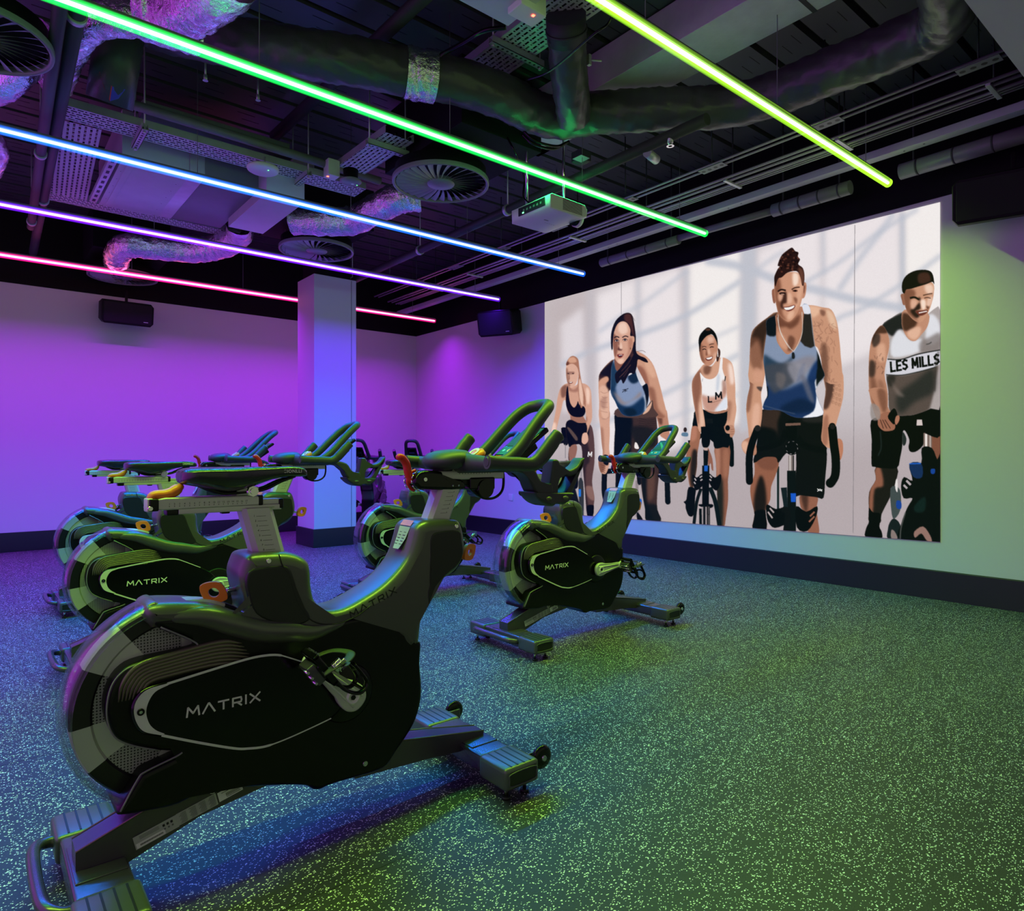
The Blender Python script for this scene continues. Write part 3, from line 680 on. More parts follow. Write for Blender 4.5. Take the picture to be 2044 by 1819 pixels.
    for sd in (-1, 1):
        b.tube(crom([(.415, sd * .228, Z0 + .004), (.47, sd * .228, Z0), (.53, sd * .226, Z0 - .002), (.585, sd * .226, Z0 - .004), (.612, sd * .228, Z0 + .008), (.640, sd * .231, Z0 + .035), (.672, sd * .233, Z0 + .070), (.690, sd * .234, Z0 + .088)], 5),
               [.0205] * 16 + [.0225] * 6 + [.0240] * 8 + [.0225] * 6, M[h], n=18, sx=.85, round_end=False)
        b.tube([(.417, sd * .228, Z0 + .004), (.413, sd * .228, Z0 + .004)], [.0185, .012], M[h], n=18, sx=.8)
        # wing from the side grip to the centre pad
        b.tube(crom([(.47, sd * .226, Z0), (.465, sd * .17, Z0 - .002), (.455, sd * .10, Z0), (.45, sd * .03, Z0 + .002)], 5), [.020, .020, .021, .021, .022, .022, .023, .024, .025, .026, .027, .028, .029, .030, .030, .030][:16], M[h], n=18, sx=.7)
        # tube from the loop foot out to the front of the grip
        b.tube(crom([(.600, sd * .226, Z0 - .002), (.604, sd * .16, Z0 - .006), (.600, sd * .11, Z0 - .006), (.575, sd * .07, Z0 - .006), (.52, sd * .05, Z0 - .008), (.46, sd * .04, Z0 - .010)], 5), .0185, M[h], n=16)
    b.tube(crom([(.555, .082, Z0 - .004), (.600, .090, Z0 + .008), (.655, .088, Z0 + .048), (.715, .080, Z0 + .108), (.770, .072, Z0 + .160), (.810, .056, Z0 + .190), (.832, .028, Z0 + .200), (.838, 0, Z0 + .202),
                 (.832, -.028, Z0 + .200), (.810, -.056, Z0 + .190), (.770, -.072, Z0 + .160), (.715, -.080, Z0 + .108), (.655, -.088, Z0 + .048), (.600, -.090, Z0 + .008), (.555, -.082, Z0 - .004)], 6), .0205, M[h], n=18)
    bm_pts = [(0, .024), (.024, .0225), (.040, .017), (.050, .006), (.052, -.006), (.046, -.020), (.030, -.028), (0, -.030)]
    b.lathe(bm_pts, M[h], 36, Matrix.Translation((.432, 0, Z0 + .014)) @ Matrix.Rotation(R(-6), 4, 'Y') @ Matrix.Diagonal((1.45, 1.75, 1.15, 1)))
    b.box((.45, -.045, Z0 - .032), (.66, .045, Z0 - .008), M[h], .010)
    hb = b.build('handlebar', root)
    b = MB(); b.lathe([(0, .016), (.018, .015), (.027, .008), (.028, -.004), (.020, -.012), (0, -.014)], M['orange'], 32, Matrix.Translation((.545, 0, Z0 + .022)) @ Matrix.Rotation(R(-38), 4, 'Y') @ Matrix.Diagonal((1.1, 1.25, 1, 1)))
    b.lathe([(.010, .0165), (.014, .0175), (.018, .0165)], M['white'], 24, Matrix.Translation((.545, 0, Z0 + .022)) @ Matrix.Rotation(R(-38), 4, 'Y') @ Matrix.Diagonal((1.1, 1.25, 1, 1)))
    b.build('resistance_lever', hb)
    # console: tilted tablet
    b = MB(); K = Matrix.Translation((.735, 0, 1.046)) @ Matrix.Rotation(R(-34), 4, 'Y')
    b.box((-.088, -.058, -.014), (.088, .058, .004), M['gloss'], .006, K)
    b.box((-.06, -.035, -.045), (.03, .035, -.012), M['shroud'], .006, K)
    co = b.build('console', root)
    b = MB(); b.box((-.030, -.050, .004), (.078, .050, .0048), M['screenglass'], 0, K); b.box((-.082, -.050, .004), (-.034, .050, .0048), M['keypad'], 0, K)
    b.add([K @ Vector(p) for p in ((-.02, -.045, .0052), (.060, .030, .0052), (.062, .045, .0052), (-.02, -.02, .0052))], [(0, 1, 2, 3)], M['screen_glint'])  # reflection on the console glass, painted as a glowing patch
    b.disc(K @ Vector((-.058, 0, .0056)), .010, K.to_3x3() @ Vector((0, 0, 1)), M['white'], 20); b.disc(K @ Vector((-.058, 0, .006)), .006, K.to_3x3() @ Vector((0, 0, 1)), M['orange'], 20)
    for y in (-.030, .030): b.disc(K @ Vector((-.058, y, .0056)), .006, K.to_3x3() @ Vector((0, 0, 1)), M['keyglow'], 16)
    b.box((-.088, -.045, -.006), (-.094, .045, .004), M['orange'], 0, K)
    logo(b, .005, M['white'], K @ Matrix.Translation((.083, 0, .0050)) @ Matrix.Rotation(R(-90), 4, 'Z'), w=.2)
    b.build('display', co)
    # bottle cage in front
    b = MB(); g = 'rubber'
    b.pillow([(.60, .968), (.70, .970), (.768, .955), (.796, .918), (.825, .898), (.852, .902), (.852, .862), (.79, .860), (.763, .886), (.742, .925), (.70, .945), (.60, .948)], .034, M[g], .010, 4, sub=3)
    b.pillow([(.842, .866), (.850, .915), (.860, .965), (.866, .985), (.888, .983), (.905, .957), (.945, .948), (.985, .964), (1.004, .986), (1.017, .985), (1.012, .958), (.985, .932), (.938, .924), (.908, .932), (.888, .900), (.882, .862)], .030, M[g], .009, 4, sub=3)
    b.pillow([(1.018, .986), (1.004, .984), (.972, .930), (.944, .886), (.912, .862), (.938, .848), (.958, .872), (.992, .930)], .030, M[g], .007, 3, sub=3)
    b.pillow([(.760, .876), (.785, .868), (.860, .868), (.930, .868), (.948, .862), (.930, .840), (.895, .826), (.868, .834), (.845, .822), (.805, .832), (.775, .852)], .048, M[g], .012, 4, sub=3)
    for sd in (-1, 1):
        for x in (.820, .900): b.lathe([(0, 0), (.010, 0), (.011, .0012), (0, .0012)], M['rib'], 18, Matrix.Translation((x, sd * .048, .850)) @ Matrix.Rotation(-sd * PI / 2, 4, 'X') @ Matrix.Diagonal((1.3, .7, 1, 1)))
    b.build('bottle_cage', root)
    b = MB(); b.tube(crom([(.470, 0, .912), (.495, -.012, .908), (.520, -.018, .885), (.560, -.020, .862), (.605, -.020, .862), (.640, -.016, .885), (.650, -.01, .93), (.648, 0, .965)], 8), .0045, M['gloss'], n=10)
    b.build('cable', root)
    b = MB(); b.cyl((.56, -.035, .893), (.56, .035, .893), .030, M['gloss'], 28); b.box((.50, -.03, .89), (.60, .03, .93), M['gloss'], .006); b.build('brake_housing', root)
    # orange pop pins
    for (x, z, x2, ang) in ((-.262, .662, -.205, 0), (.512, .690, .455, 0)):
        b = MB(); s_ = -1 if x < 0 else 1; ring = []
        n = 36; vs = []
        for ysd in (-.0065, .0065):
            for k in range(n):
                a = 2 * PI * k / n; c, s = math.cos(a), math.sin(a)
                rx = .036 * (abs(c) ** 1.38) * (1 if c > 0 else -1); rz = .0275 * (abs(s) ** 1.38) * (1 if s > 0 else -1); vs.append((rx, ysd, rz))
            for k in range(n):
                a = 2 * PI * k / n; vs.append((.0125 * math.cos(a), ysd, .0110 * math.sin(a)))
        fs = []
        for k in range(n):
            j = (k + 1) % n; fs += [(k, j, n + j, n + k), (2 * n + k, 2 * n + j, 3 * n + j, 3 * n + k), (k, j, 2 * n + j, 2 * n + k), (n + k, n + j, 3 * n + j, 3 * n + k)]
        mt = Matrix.Translation((x, -.004, z)) @ Matrix.Rotation(R(20 * s_), 4, 'Z') @ Matrix.Rotation(R(30 if s_ < 0 else -30), 4, 'Y')
        b.add([mt @ Vector(v) for v in vs], fs, M['orange'])
        b.tube([(x2, 0, z), (x - s_ * .030, -.004, z)], .006, M['chrome'], n=10)
        o = b.build('pop_pin', root); bv = o.modifiers.new('b', 'BEVEL'); bv.width = .003; bv.segments = 2; bv.limit_method = 'ANGLE'
    # head sticker
    b = MB(); P = [(.272, .790), (.262, .752), (.245, .728), (.237, .712)]
    for (x0, z0), (x1, z1), w0, w1, m_ in (((.297, .803), (.284, .788), .030, .030, 'orange'), ((.284, .786), (.270, .752), .030, .026, 'sticker'), ((.270, .752), (.252, .722), .026, .016, 'sticker')):
        dn = Vector((z1 - z0, 0, x0 - x1)).normalized() * .0045
        if dn.x > 0: dn = -dn
        b.add([Vector((x0, -w0, z0)) + dn, Vector((x0, w0, z0)) + dn, Vector((x1, w1, z1)) + dn, Vector((x1, -w1, z1)) + dn], [(0, 1, 2, 3)], M[m_])
    for k in range(6):
        for sd in (-1, 1):
            t = k / 6; x = .283 - .026 * t; z = .780 - .050 * t
            b.box((x - .006, sd * .006, z - .001), (x - .0045, sd * .018, z + .001), M['darkprint'])
    b.build('resistance_sticker', root)

def crank(root, side, ang):
    """crank arm pivoting at the bottom bracket; pedal with strap and toe cage as its children"""
    b = MB(); L = .165
    prof = [(-.040, .0), (-.034, .022), (-.012, .036), (.022, .034), (.060, .022), (L, .014), (L + .014, .0), (L, -.014), (.060, -.022), (.022, -.034), (-.012, -.036), (-.034, -.022)]
    b.pillow(prof, .009, M['silver'], .005, 3, sub=4)
    for s in (-1, 1): b.lathe([(0, .0105), (.011, .0105), (.013, .014), (.016, .0145), (.018, .010), (.020, .009)], M['silverline'], 28, Matrix.Rotation(-s * PI / 2, 4, 'X')); b.tube([(0, s * .0105, 0), (0, s * .0125, 0)], .007, M['gloss'], n=6)
    ridge = [(0, .030), (L, .011), (L, -.011), (.0, -.030)]
    for s in (-1, 1): b.tube([(-.02, s * .0095, .018), (L - .01, s * .0095, .006)], .0025, M['silverline'], n=6); b.tube([(-.02, s * .0095, -.018), (L - .01, s * .0095, -.006)], .0025, M['silverline'], n=6)
    o = b.build('crank_arm', root, (.053, side * .112, .362)); o.rotation_euler = (0, -ang, 0)
    b = MB(); s = side
    b.tube([(0, s * .004, 0), (0, s * .10, 0)], .007, M['chrome'], n=14); b.tube([(0, s * .006, 0), (0, s * .018, 0)], .022, M['silverline'], n=20)
    b.box((-.048, s * .022, -.006), (-.036, s * .104, .010), M['gloss'], .004); b.box((.036, s * .022, -.006), (.048, s * .104, .010), M['gloss'], .004)
    b.box((-.048, s * .022, -.006), (.048, s * .034, .010), M['gloss'], .004); b.box((-.048, s * .092, -.006), (.048, s * .104, .010), M['gloss'], .004); b.box((-.020, s * .03, -.010), (.020, s * .098, .012), M['gloss'], .005)
    for k in range(5): b.box((-.046, s * (.036 + .013 * k), .010), (-.038, s * (.041 + .013 * k), .014), M['chrome'])
    # toe cage loops and strap
    for yy in (.034, .090):
        b.tube(crom([(.040, s * yy, .006), (.085, s * yy, .012), (.118, s * yy, .034), (.112, s * yy, .062), (.080, s * yy, .066), (.045, s * yy, .064)], 6), .0045, M['gloss'], n=8, sx=2.2)
    b.tube(crom([(.116, s * .034, .045), (.120, s * .062, .046), (.116, s * .090, .045)], 5), .0045, M['gloss'], n=8); b.tube(crom([(.085, s * .034, .065), (.082, s * .062, .072), (.085, s * .090, .065)], 5), .005, M['gloss'], n=8)
    b.tube(crom([(.0, s * .020, -.008), (.0, s * .012, .020), (.015, s * .022, .058), (.030, s * .062, .078), (.020, s * .100, .056), (.004, s * .112, .020), (.0, s * .106, -.008)], 6), .0025, M['strap'], n=8, sx=5., up=(1, 0, 0))
    b.tube(crom([(.010, s * .108, .030), (.016, s * .120, .044), (.010, s * .138, .040), (.004, s * .146, .030)], 5), .0022, M['strap'], n=8, sx=4., up=(1, 0, 0))
    # metal buckles and clip
    b.box((-.006, s * .104, .016), (.020, s * .116, .042), M['chrome'], .003); b.box((.0, s * .112, .020), (.012, s * .120, .050), M['chrome'], .002)
    for k in range(4): b.tube([(-.008, s * .116, .018 + k * .007), (.022, s * .119, .018 + k * .007)], .0014, M['chrome'], n=6)
    b.box((-.030, s * .035, -.030), (.026, s * .090, -.008), M['blackmetal'], .004)
    for k in range(3): b.tube([(-.022 + k * .018, s * .034, -.032), (-.022 + k * .018, s * .092, -.032)], .0035, M['chrome'], n=8)
    b.build('pedal', o, (L, 0, 0)).rotation_euler = (0, ang, 0)
    return o

M['clear_line'] = mat('pale moulded edge', (.20, .21, .20), .35)
M['strap'] = mat('nylon strap', (.02, .022, .02), .55, bump=.3, bscale=500)
M['screen_glint'] = emit('console reflection', (.03, .22, .10), .8)
M['keyglow'] = emit('key light', (.1, .5, .6), .8)

def set_crank(root, ang, tilt=0.):
    for ch in root.children:
        if ch.name.startswith('crank_arm'):
            a = ang if ch.location.y < 0 else ang + PI
            ch.rotation_euler = (0, -a, 0)
            for p in ch.children: p.rotation_euler = (0, a - tilt, 0)

def make_bike():
    root = empty('exercise_bike', (0, 0, 0), '', '')
    bike_parts(root)
    crank(root, -1, 0); crank(root, 1, PI)
    return root
GB = 'studio cycling bikes'
BIKES = [  # x, y, heading, crank angle, pedal tilt, label, group
    (.730, 1.735, 0, R(135), R(-55), 'largest exercise bike in the foreground, black with silver flywheel spokes'),
    (.906, 3.56, 0, R(2), R(-20), 'exercise bike directly behind the foreground bike, seen above its flywheel'),
    (1.00, 5.14, 0, R(2), R(0), 'farthest left exercise bike, mostly hidden, nearest the purple wall'),
    (2.68, 2.66, 0, R(4), R(-60), 'exercise bike standing alone in front of the projected riders'),
    (2.63, 4.17, 0, R(10), R(-40), 'exercise bike in the middle of the room, partly hidden by the foreground handlebar'),
    (4.02, 7.72, PI + R(50), R(10), R(-30), 'dark exercise bike turned to face the room, just right of the column'),
    (4.66, 7.58, PI + R(50), R(10), R(-30), 'dark exercise bike turned to face the room, closest to the room corner'),
]
def place_bikes():
    proto = make_bike(); first = True
    for x, y, rz, ca, ti, lab in BIKES:
        r = proto if first else copy_tree(proto); first = False
        r.location = (x, y, 0); r.rotation_euler = (0, 0, rz); tag(r, lab, 'exercise bike', GB); set_crank(r, ca, ti)
place_bikes()

# ---------------- ceiling services ----------------
def single(b, name, label, cat, group=None):
    return tag(b.build(name), label, cat, group)
def crinkle(path, r, m, n=40, step=.02, amp=.012, seed=1, folds=0.):
    """soft duct skin with real wrinkles across its length"""
    rnd = random.Random(seed); P = crom(path, 8); out = [P[0]]; 
    for p in P[1:]:
        d = (p - out[-1]).length
        k = max(1, int(d / step))
        a = out[-1]
        for i in range(1, k + 1): out.append(a.lerp(p, i / k))
    rr = [r * (1 + folds * math.sin(i * 2.1 + rnd.random() * 1.5)) for i in range(len(out))]
    b = MB(); b.tube(out, rr, m, n=n, caps=False)
    ph = [rnd.random() * 6 for _ in range(6)]
    N = len(out)
    for i in range(N):
        c = out[i]
        for k in range(n):
            v = Vector(b.v[i * n + k]); d = (v - c).normalized(); a = 2 * PI * k / n
            w = math.sin(a * 5 + i * .35 + ph[0]) * .4 + math.sin(a * 9 - i * .8 + ph[1]) * .35 + math.sin(i * 1.3 + 2.5 * math.sin(a * 2 + ph[2])) * .6 + rnd.uniform(-.6, .6)
            b.v[i * n + k] = tuple(v + d * amp * w)
    return b

# swirl diffusers
def diffuser(c, R0, label, rot=0.):
    root = empty('ceiling_diffuser', c, label, 'air diffuser', 'round ceiling air diffusers')
    b = MB(); b.lathe([(R0, .022), (R0, 0), (R0 - .002, -.008), (R0 - .012, -.010), (R0 - .020, -.004), (R0 - .022, .004), (R0 - .022, .03)], M['diffrim'], 64); b.build('rim', root)
    b = MB(); n = 30; r0, r1 = R0 * .27, R0 - .028
    for k in range(n):
        a = 2 * PI * k / n + rot; vs = []
        for j in range(6):
            t = j / 5; r = r0 + (r1 - r0) * t; w = (.004 + .030 * t) * R0 / .34; sw = a + .14 * t
            er = Vector((math.cos(sw), math.sin(sw), 0)); et = Vector((-math.sin(sw), math.cos(sw), 0))
            for q in (-1, 1): vs.append(er * r + et * w * q * .58 + Vector((0, 0, .002 + .007 * q)))
        b.add(vs, [(2 * j, 2 * j + 1, 2 * j + 3, 2 * j + 2) for j in range(5)], M['diffblade'], True)
    b.build('blades', root)
    b = MB(); b.lathe([(0, -.012), (.02, -.012), (R0 * .27, -.009), (R0 * .29, .0), (R0 * .29, .02)], M['diffrim'], 40); b.build('hub', root)
    b = MB(); b.lathe([(R0 - .02, .02), (R0 - .02, .10), (0, .10)], M['blackwall'], 48); b.lathe([(R0 - .03, .05), (0, .052)], M['groove'], 48); b.build('collar', root)
    return root
M['diffrim'] = mat('grey painted diffuser', (.20, .20, .22), .42); M['diffblade'] = mat('grey diffuser blades', (.30, .30, .33), .4)
diffuser((2.617, 3.99, 2.95), .345, 'largest round ceiling diffuser, between the green and blue strips')
diffuser((2.561, 6.05, 2.95), .345, 'round swirl diffuser above the column, between blue and violet strips', .1)
diffuser((1.27, 8.08, 2.90), .33, 'dim round diffuser low by the purple wall, left of the column', .2)
diffuser((.02, 3.97, 2.95), .31, 'round diffuser cut off by the left edge, beside the twin pipes', .3)
diffuser((3.55, 7.95, 2.96), .30, 'dim round diffuser right of the column, near the corner', .3)

# plenum boxes (black painted ducts above the diffusers)
def boxthing(name, a, c, m, label, cat, group=None, bev=.004):
    b = MB(); b.box(a, c, m, bev); return single(b, name, label, cat, group)
boxthing('plenum_box', (2.42, 3.45, 3.12), (3.10, 4.45, 3.56), M['blackwall'], 'black air box above the largest round diffuser', 'air box', 'black air boxes')
boxthing('plenum_box', (2.16, 5.66, 3.12), (2.96, 6.46, 3.50), M['blackwall'], 'black air box above the round diffuser over the column', 'air box', 'black air boxes')
boxthing('plenum_box', (.95, 7.7, 3.08), (1.65, 8.45, 3.50), M['blackwall'], 'black air box above the dim diffuser near the purple wall', 'air box', 'black air boxes')

# slotted cable trays
def tray(name, a, c, w, label, lip=.05):
    """straight tray from a to c, slots on its floor"""
    a = Vector(a); c = Vector(c); L = (c - a).length; ang = math.atan2(c.y - a.y, c.x - a.x)
    root = empty('cable_tray', a, label, 'cable tray', 'slotted cable trays', ang)
    b = MB(); b.add([(0, -w / 2, 0), (L, -w / 2, 0), (L, w / 2, 0), (0, w / 2, 0)], [(0, 1, 2, 3)], M['tray']); b.build('slotted_floor', root)
    for s in (-1, 1):
        b = MB(); b.box((0, s * w / 2 - .001, 0), (L, s * w / 2 + .001, lip), M['galv']); b.box((0, s * (w / 2 - .008), lip - .002), (L, s * (w / 2), lip), M['galv']); b.build('side_flange', root)
    n = 4 if w > .16 else 3
    for k in range(n):
        b = MB(); y = -w / 2 + w * (k + .5) / n
        b.tube(crom([(L * t, y + .006 * math.sin(k * 3 + t * 9), .016) for t in (0, .25, .5, .75, 1)], 4), .010, M['gloss'], n=8); b.build('cable', root)
    return root
tray('t', (.41, 4.86, 3.10), (2.42, 4.86, 3.10), .20, 'slotted tray running right towards the largest diffuser, lit purple')
tray('t', (.53, 4.97, 3.095), (.62, 6.42, 3.095), .26, 'slotted tray crossing under the bright blue strip, left of the air unit')
tray('t', (.46, 6.52, 3.10), (2.0, 6.56, 3.10), .18, 'slotted tray behind the purple air unit, nearest the violet strip')
tray('t', (2.53, 1.2, 3.42), (2.51, 3.40, 3.42), .27, 'slotted tray running in from the top edge above the black wrapped duct')
tray('t', (2.26, 3.95, 3.16), (2.24, 4.70, 3.16), .22, 'short slotted tray between the black air box and the purple tray corner')
def hanger(p, along_x, w, label, top=DECK):
    root = empty('tray_hanger', p, label, 'tray hanger', 'tray hanger brackets', 0 if along_x else PI / 2)
    b = MB(); b.box((-.020, -w / 2, -.045), (.020, w / 2, -.041), M['galv']); b.box((-.020, -w / 2, -.045), (-.017, w / 2, -.004), M['galv']); b.box((.017, -w / 2, -.045), (.020, w / 2, -.004), M['galv'])
    k = -w / 2 + .03
    while k < w / 2 - .02: b.disc((0, k, -.0455), .0085, (0, 0, -1), M['groove'], 12); k += .035
    b.build('channel', root)
    for s in (-1, 1):
        b = MB(); b.tube([(0, s * (w / 2 - .02), -.055), (0, s * (w / 2 - .02), top - p[2])], .005, M['galv'], n=8); b.tube([(0, s * (w / 2 - .02), -.050), (0, s * (w / 2 - .02), -.060)], .010, M['galv'], n=6); b.build('drop_rod', root)
hanger((.86, 4.86, 3.10), True, .34, 'bracket under the purple tray, left of the white disc')
hanger((1.93, 4.86, 3.10), True, .34, 'bracket under the purple tray, right of the white disc')
hanger((2.52, 3.02, 3.42), False, .40, 'bracket under the slotted tray near the black branch duct')
hanger((2.25, 4.10, 3.16), False, .32, 'bracket under the short tray beside the largest diffuser')

# fan coil unit and its ducts
root = empty('air_unit', (1.2, 5.7, 3.0), 'galvanised ceiling air unit lit purple, between the blue and violet strips', 'air conditioner')
def loc(b, name, off): 
    return b.build(name, root)
b = MB(); b.box((-.40, -.58, 0), (.02, .46, .34), M['plate'], .003); 
b.box((-.36, -.54, -.006), (-.32, .40, 0), M['plate'], .002)
for k in range(7):
    for x in (-.375, -.02): b.disc((x, -.52 + k * .16, -.0015), .004, (0, 0, -1), M['groove'], 8)
b.build('filter_panel', root)
b = MB(); b.box((.02, -.60, .004), (.12, .46, .33), M['galv'], .003); b.build('edge_flange', root)
b = MB(); b.box((.12, -.60, .012), (.52, .46, .33), M['greysteel'], .003); b.build('casing', root)
b = MB(); b.box((-.47, -.58, -.004), (-.42, .42, .03), M['galv'], .002)
for k in range(9): b.box((-.455, -.54 + k * .11, -.006), (-.435, -.49 + k * .11, -.003), M['groove'])
b.build('support_rail', root)
boxthing('sheet_duct', (1.70, 4.93, 2.94), (1.99, 5.86, 3.20), M['plate'], 'flat galvanised duct lit purple, joined to foil ducts at both ends', 'duct', None, .003)
boxthing('sheet_duct', (1.62, 1.95, 3.04), (1.98, 2.44, 3.26), M['plate'], 'galvanised sheet box at the top edge beside the junction box', 'duct', None, .003)

# foil ducts
def fduct(path, r, label, seed, n=40, amp=.0045):
    b = crinkle(path, r, M['foil'], n=n, seed=seed, amp=amp, folds=.035); return single(b, 'foil_duct', label, 'duct', 'crinkled foil ducts')
fduct([on_z(478, 445, 3.06), on_z(476, 470, 3.03), on_z(440, 492, 3.0), on_z(380, 500, 2.98), on_z(310, 494, 2.98), on_z(255, 490, 2.97), on_z(233, 512, 2.96), on_z(238, 545, 3.02)], .115, 'purple-lit foil duct curving between the violet and pink strips', 1)
fduct([on_z(586, 440, 3.04), on_z(650, 442, 3.02), on_z(705, 440, 3.03), on_z(750, 418, 3.06), on_z(795, 396, 3.10), on_z(838, 392, 3.12)], .120, 'foil duct crossing behind the bright blue strip towards the largest diffuser', 2)
fduct([on_z(395, 75, 3.18), on_z(330, 58, 3.16), on_z(250, 36, 3.16), on_z(178, 48, 3.16), on_z(138, 95, 3.15), on_z(112, 165, 3.20)], .085, 'foil duct arching under the green strip at upper left', 3)
fduct([on_z(470, -60, 3.10), on_z(415, -10, 3.12), on_z(350, 28, 3.16), on_z(300, 10, 3.22)], .125, 'large foil duct at the top edge, crossed by the green strip', 4)
fduct([on_z(-70, 190, 3.05), on_z(0, 172, 3.08), on_z(45, 130, 3.14), on_z(72, 60, 3.2)], .085, 'foil duct at the far left edge behind the twin pipes', 5)
fduct([on_z(-30, 262, 3.02), on_z(-8, 300, 3.02), on_z(-22, 345, 3.04)], .07, 'foil duct barely showing at the left edge under the blue strip', 6)

# black insulated ducts
DP = [on_z(300, 48, 3.50), on_z(420, 76, 3.36), on_z(560, 100, 3.26)] + [on_z(u, v, 3.22) for u, v in ( (700, 122), (830, 148), (920, 165), (1000, 192), (1060, 222), (1120, 236), (1190, 226), (1344, 218), (1450, 213), (1540, 190), (1669, 138), (1800, 86), (1872, 48), (1896, 8), (1890, -60))]
b = crinkle(DP, .128, M['duct'], n=44, amp=.0045, seed=9, folds=.012); big = single(b, 'insulated_duct', 'long black wrapped duct winding across the ceiling to the right', 'duct')
b = crinkle([on_z(808, 144, 3.22), on_z(830, 148, 3.22), on_z(868, 155, 3.22)], .139, M['foil'], n=40, seed=12, amp=.005); b.build('foil_tape', big)
b = crinkle([on_z(1131, 70, 3.32), on_z(1134, 130, 3.24), on_z(1141, 190, 3.17), on_z(1145, 232, 3.14)], .106, M['duct'], n=40, amp=.004, seed=10, folds=.01)
br = single(b, 'insulated_duct', 'short black branch duct rising from the long wrapped duct', 'duct')
b = MB(); p0 = on_z(1131, 70, 3.32); p1 = on_z(1130, 48, 3.35); d = (p1 - p0).normalized(); b.tube([p0 - d * .03, p0 + d * .10], .109, M['darkpipe'], n=36); b.tube([p0 + d * .02, p0 + d * .035], .115, M['darkpipe'], n=36); b.build('collar', br)
b = MB(); q = on_z(1176, 120, 3.26); b.tube([q, q + Vector((.06, -.04, 0))], .006, M['galv'], n=8); b.box(q + Vector((-.01, -.01, -.03)), q + Vector((.01, .01, .03)), M['galv']); b.build('damper_handle', br)
b = MB(); a0, a1 = on_z(243, 50, 3.42), on_z(219, 205, 3.05); b.tube([a0, a0.lerp(a1, .5), a1], .120, M['duct'], n=36); bd = single(b, 'insulated_duct', 'black round duct with a painted red and blue reflection, above the purple tray', 'duct')
b = MB(); e = on_z(214, 198, 3.0); dd = (a1 - a0).normalized()
side = dd.cross(Vector((-e.y, e.x, 0)).normalized()).normalized(); look = -Vector((a1.x, a1.y, a1.z - 1)).normalized(); look = (look - dd * look.dot(dd)).normalized(); tn = dd.cross(look)
def onc(s, t): return a1 - dd * s + (look * math.cos(t) + tn * math.sin(t)) * .1215
b.add([onc(.10, -.55), onc(.085, 0), onc(-.0, 0)], [(0, 1, 2)], M['reflect_red']) if False else None
M['reflect_red'] = mat('red painted reflection', (.5, .02, .08), .4); M['reflect_blue'] = mat('blue painted reflection', (.05, .03, .7), .4)
sg = 1 if (RX * tn.x + RY * tn.y) > 0 else -1
b.add([onc(.14, -.62 * sg), onc(.09, 0), onc(.01, 0), onc(.07, -.32 * sg)], [(0, 1, 2, 3)], M['reflect_red']); b.add([onc(.09, 0), onc(.10, .55 * sg), onc(.04, .32 * sg), onc(.01, 0)], [(0, 1, 2, 3)], M['reflect_blue'])  # red and blue reflection painted on the duct as colour patches
b.build('painted_reflection', bd)

# grey duct board soffit across the right half
root = empty('board_duct', (3.32, 2.8, 3.37), 'wide pale grey rectangular duct running under the decking, right of the branch duct', 'duct')
b = MB(); b.box((-.19, -1.62, 0), (.17, .92, .24), M['greyduct'], .004); b.build('duct_body', root)
b = MB(); b.prism([(-.19, .0), (.17, .0), (.10, -.0), (.10, .23), (-.19, .23)], .92, 1.12, M['greyduct']); b.box((-.22, .98, .0), (-.12, 1.12, .22), M['plate'], .003); b.build('end_cap', root)
for y in (-1.1, -.45, .25):
    b = MB(); b.box((-.192, y - .012, -.003), (.172, y + .012, .001), M['darkpipe']); b.build('joint_tape', root)

# pipes
def pipe(pts, r, m, label, name='pipe', cat='pipe', group=None, clamps=()):
    root = tag(MBtube(pts, r, m).build(name), label, cat, group)
    for t in clamps:
        a, c = Vector(pts[0]), Vector(pts[-1]); p = a.lerp(c, t); d = (c - a).normalized(); b = MB(); b.tube([p - d * .018, p + d * .018], r * 1.22, M['galv'], n=20); b.tube([p + Vector((0, 0, r)), (p.x, p.y, DECK)], .005, M['galv'], n=6); b.build('clamp', root)
    return root
def MBtube(pts, r, m, n=20):
    b = MB(); b.tube(crom(pts, 6) if len(pts) > 2 else pts, r, m, n=n); return b
pipe([(.245, 1.2, 3.0), (.42, 7.15, 3.0)], .030, M['darkpipe'], 'left one of the twin pipes at upper left', clamps=(.3, .7, .97))
pipe([(.325, 1.2, 3.04), (.50, 8.2, 3.04)], .036, M['darkpipe'], 'right one of the twin pipes at upper left', clamps=(.35, .75))
pipe([(3.39, 2.3, 3.0), (3.40, 8.2, 3.0)], .036, M['darkpipe'], 'dark sprinkler pipe passing behind the projector', 'sprinkler_pipe', clamps=(.32, .55, .8))
pipe([(3.39, 2.75, 2.96), (3.52, 2.78, 2.96)], .030, M['galv'], 'short side branch with sprinkler from the dark pipe', 'sprinkler_branch')
pipe([(1.90, 2.55, 3.46), (1.82, 5.1, 3.46)], .040, M['darkpipe'], 'dim grey pipe beside the long slotted tray')
pipe([(.62, 4.62, 3.16), (2.5, 4.68, 3.16)], .030, M['greysteel'], 'thin grey pipe along the far side of the purple tray')
for (u, v, z, w) in ((410, 150, 3.3, 'left'), (515, 190, 3.3, 'right')):
    p = on_z(u, v, z); b = MB(); b.tube([p + Vector((0, 0, .10)), p], .006, M['galv'], n=8); b.tube([p, p - Vector((0, 0, .03))], .011, M['galv'], n=10); b.disc(p - Vector((0, 0, .034)), .016, (0, 0, -1), M['galv'], 12); b.tube([p + Vector((0, 0, .10)), (p.x, p.y, DECK)], .012, M['darkpipe'], n=8)
    single(b, 'fire_sprinkler', f'small sprinkler head under the dark decking, {w} of the pair', 'sprinkler', 'sprinkler heads')
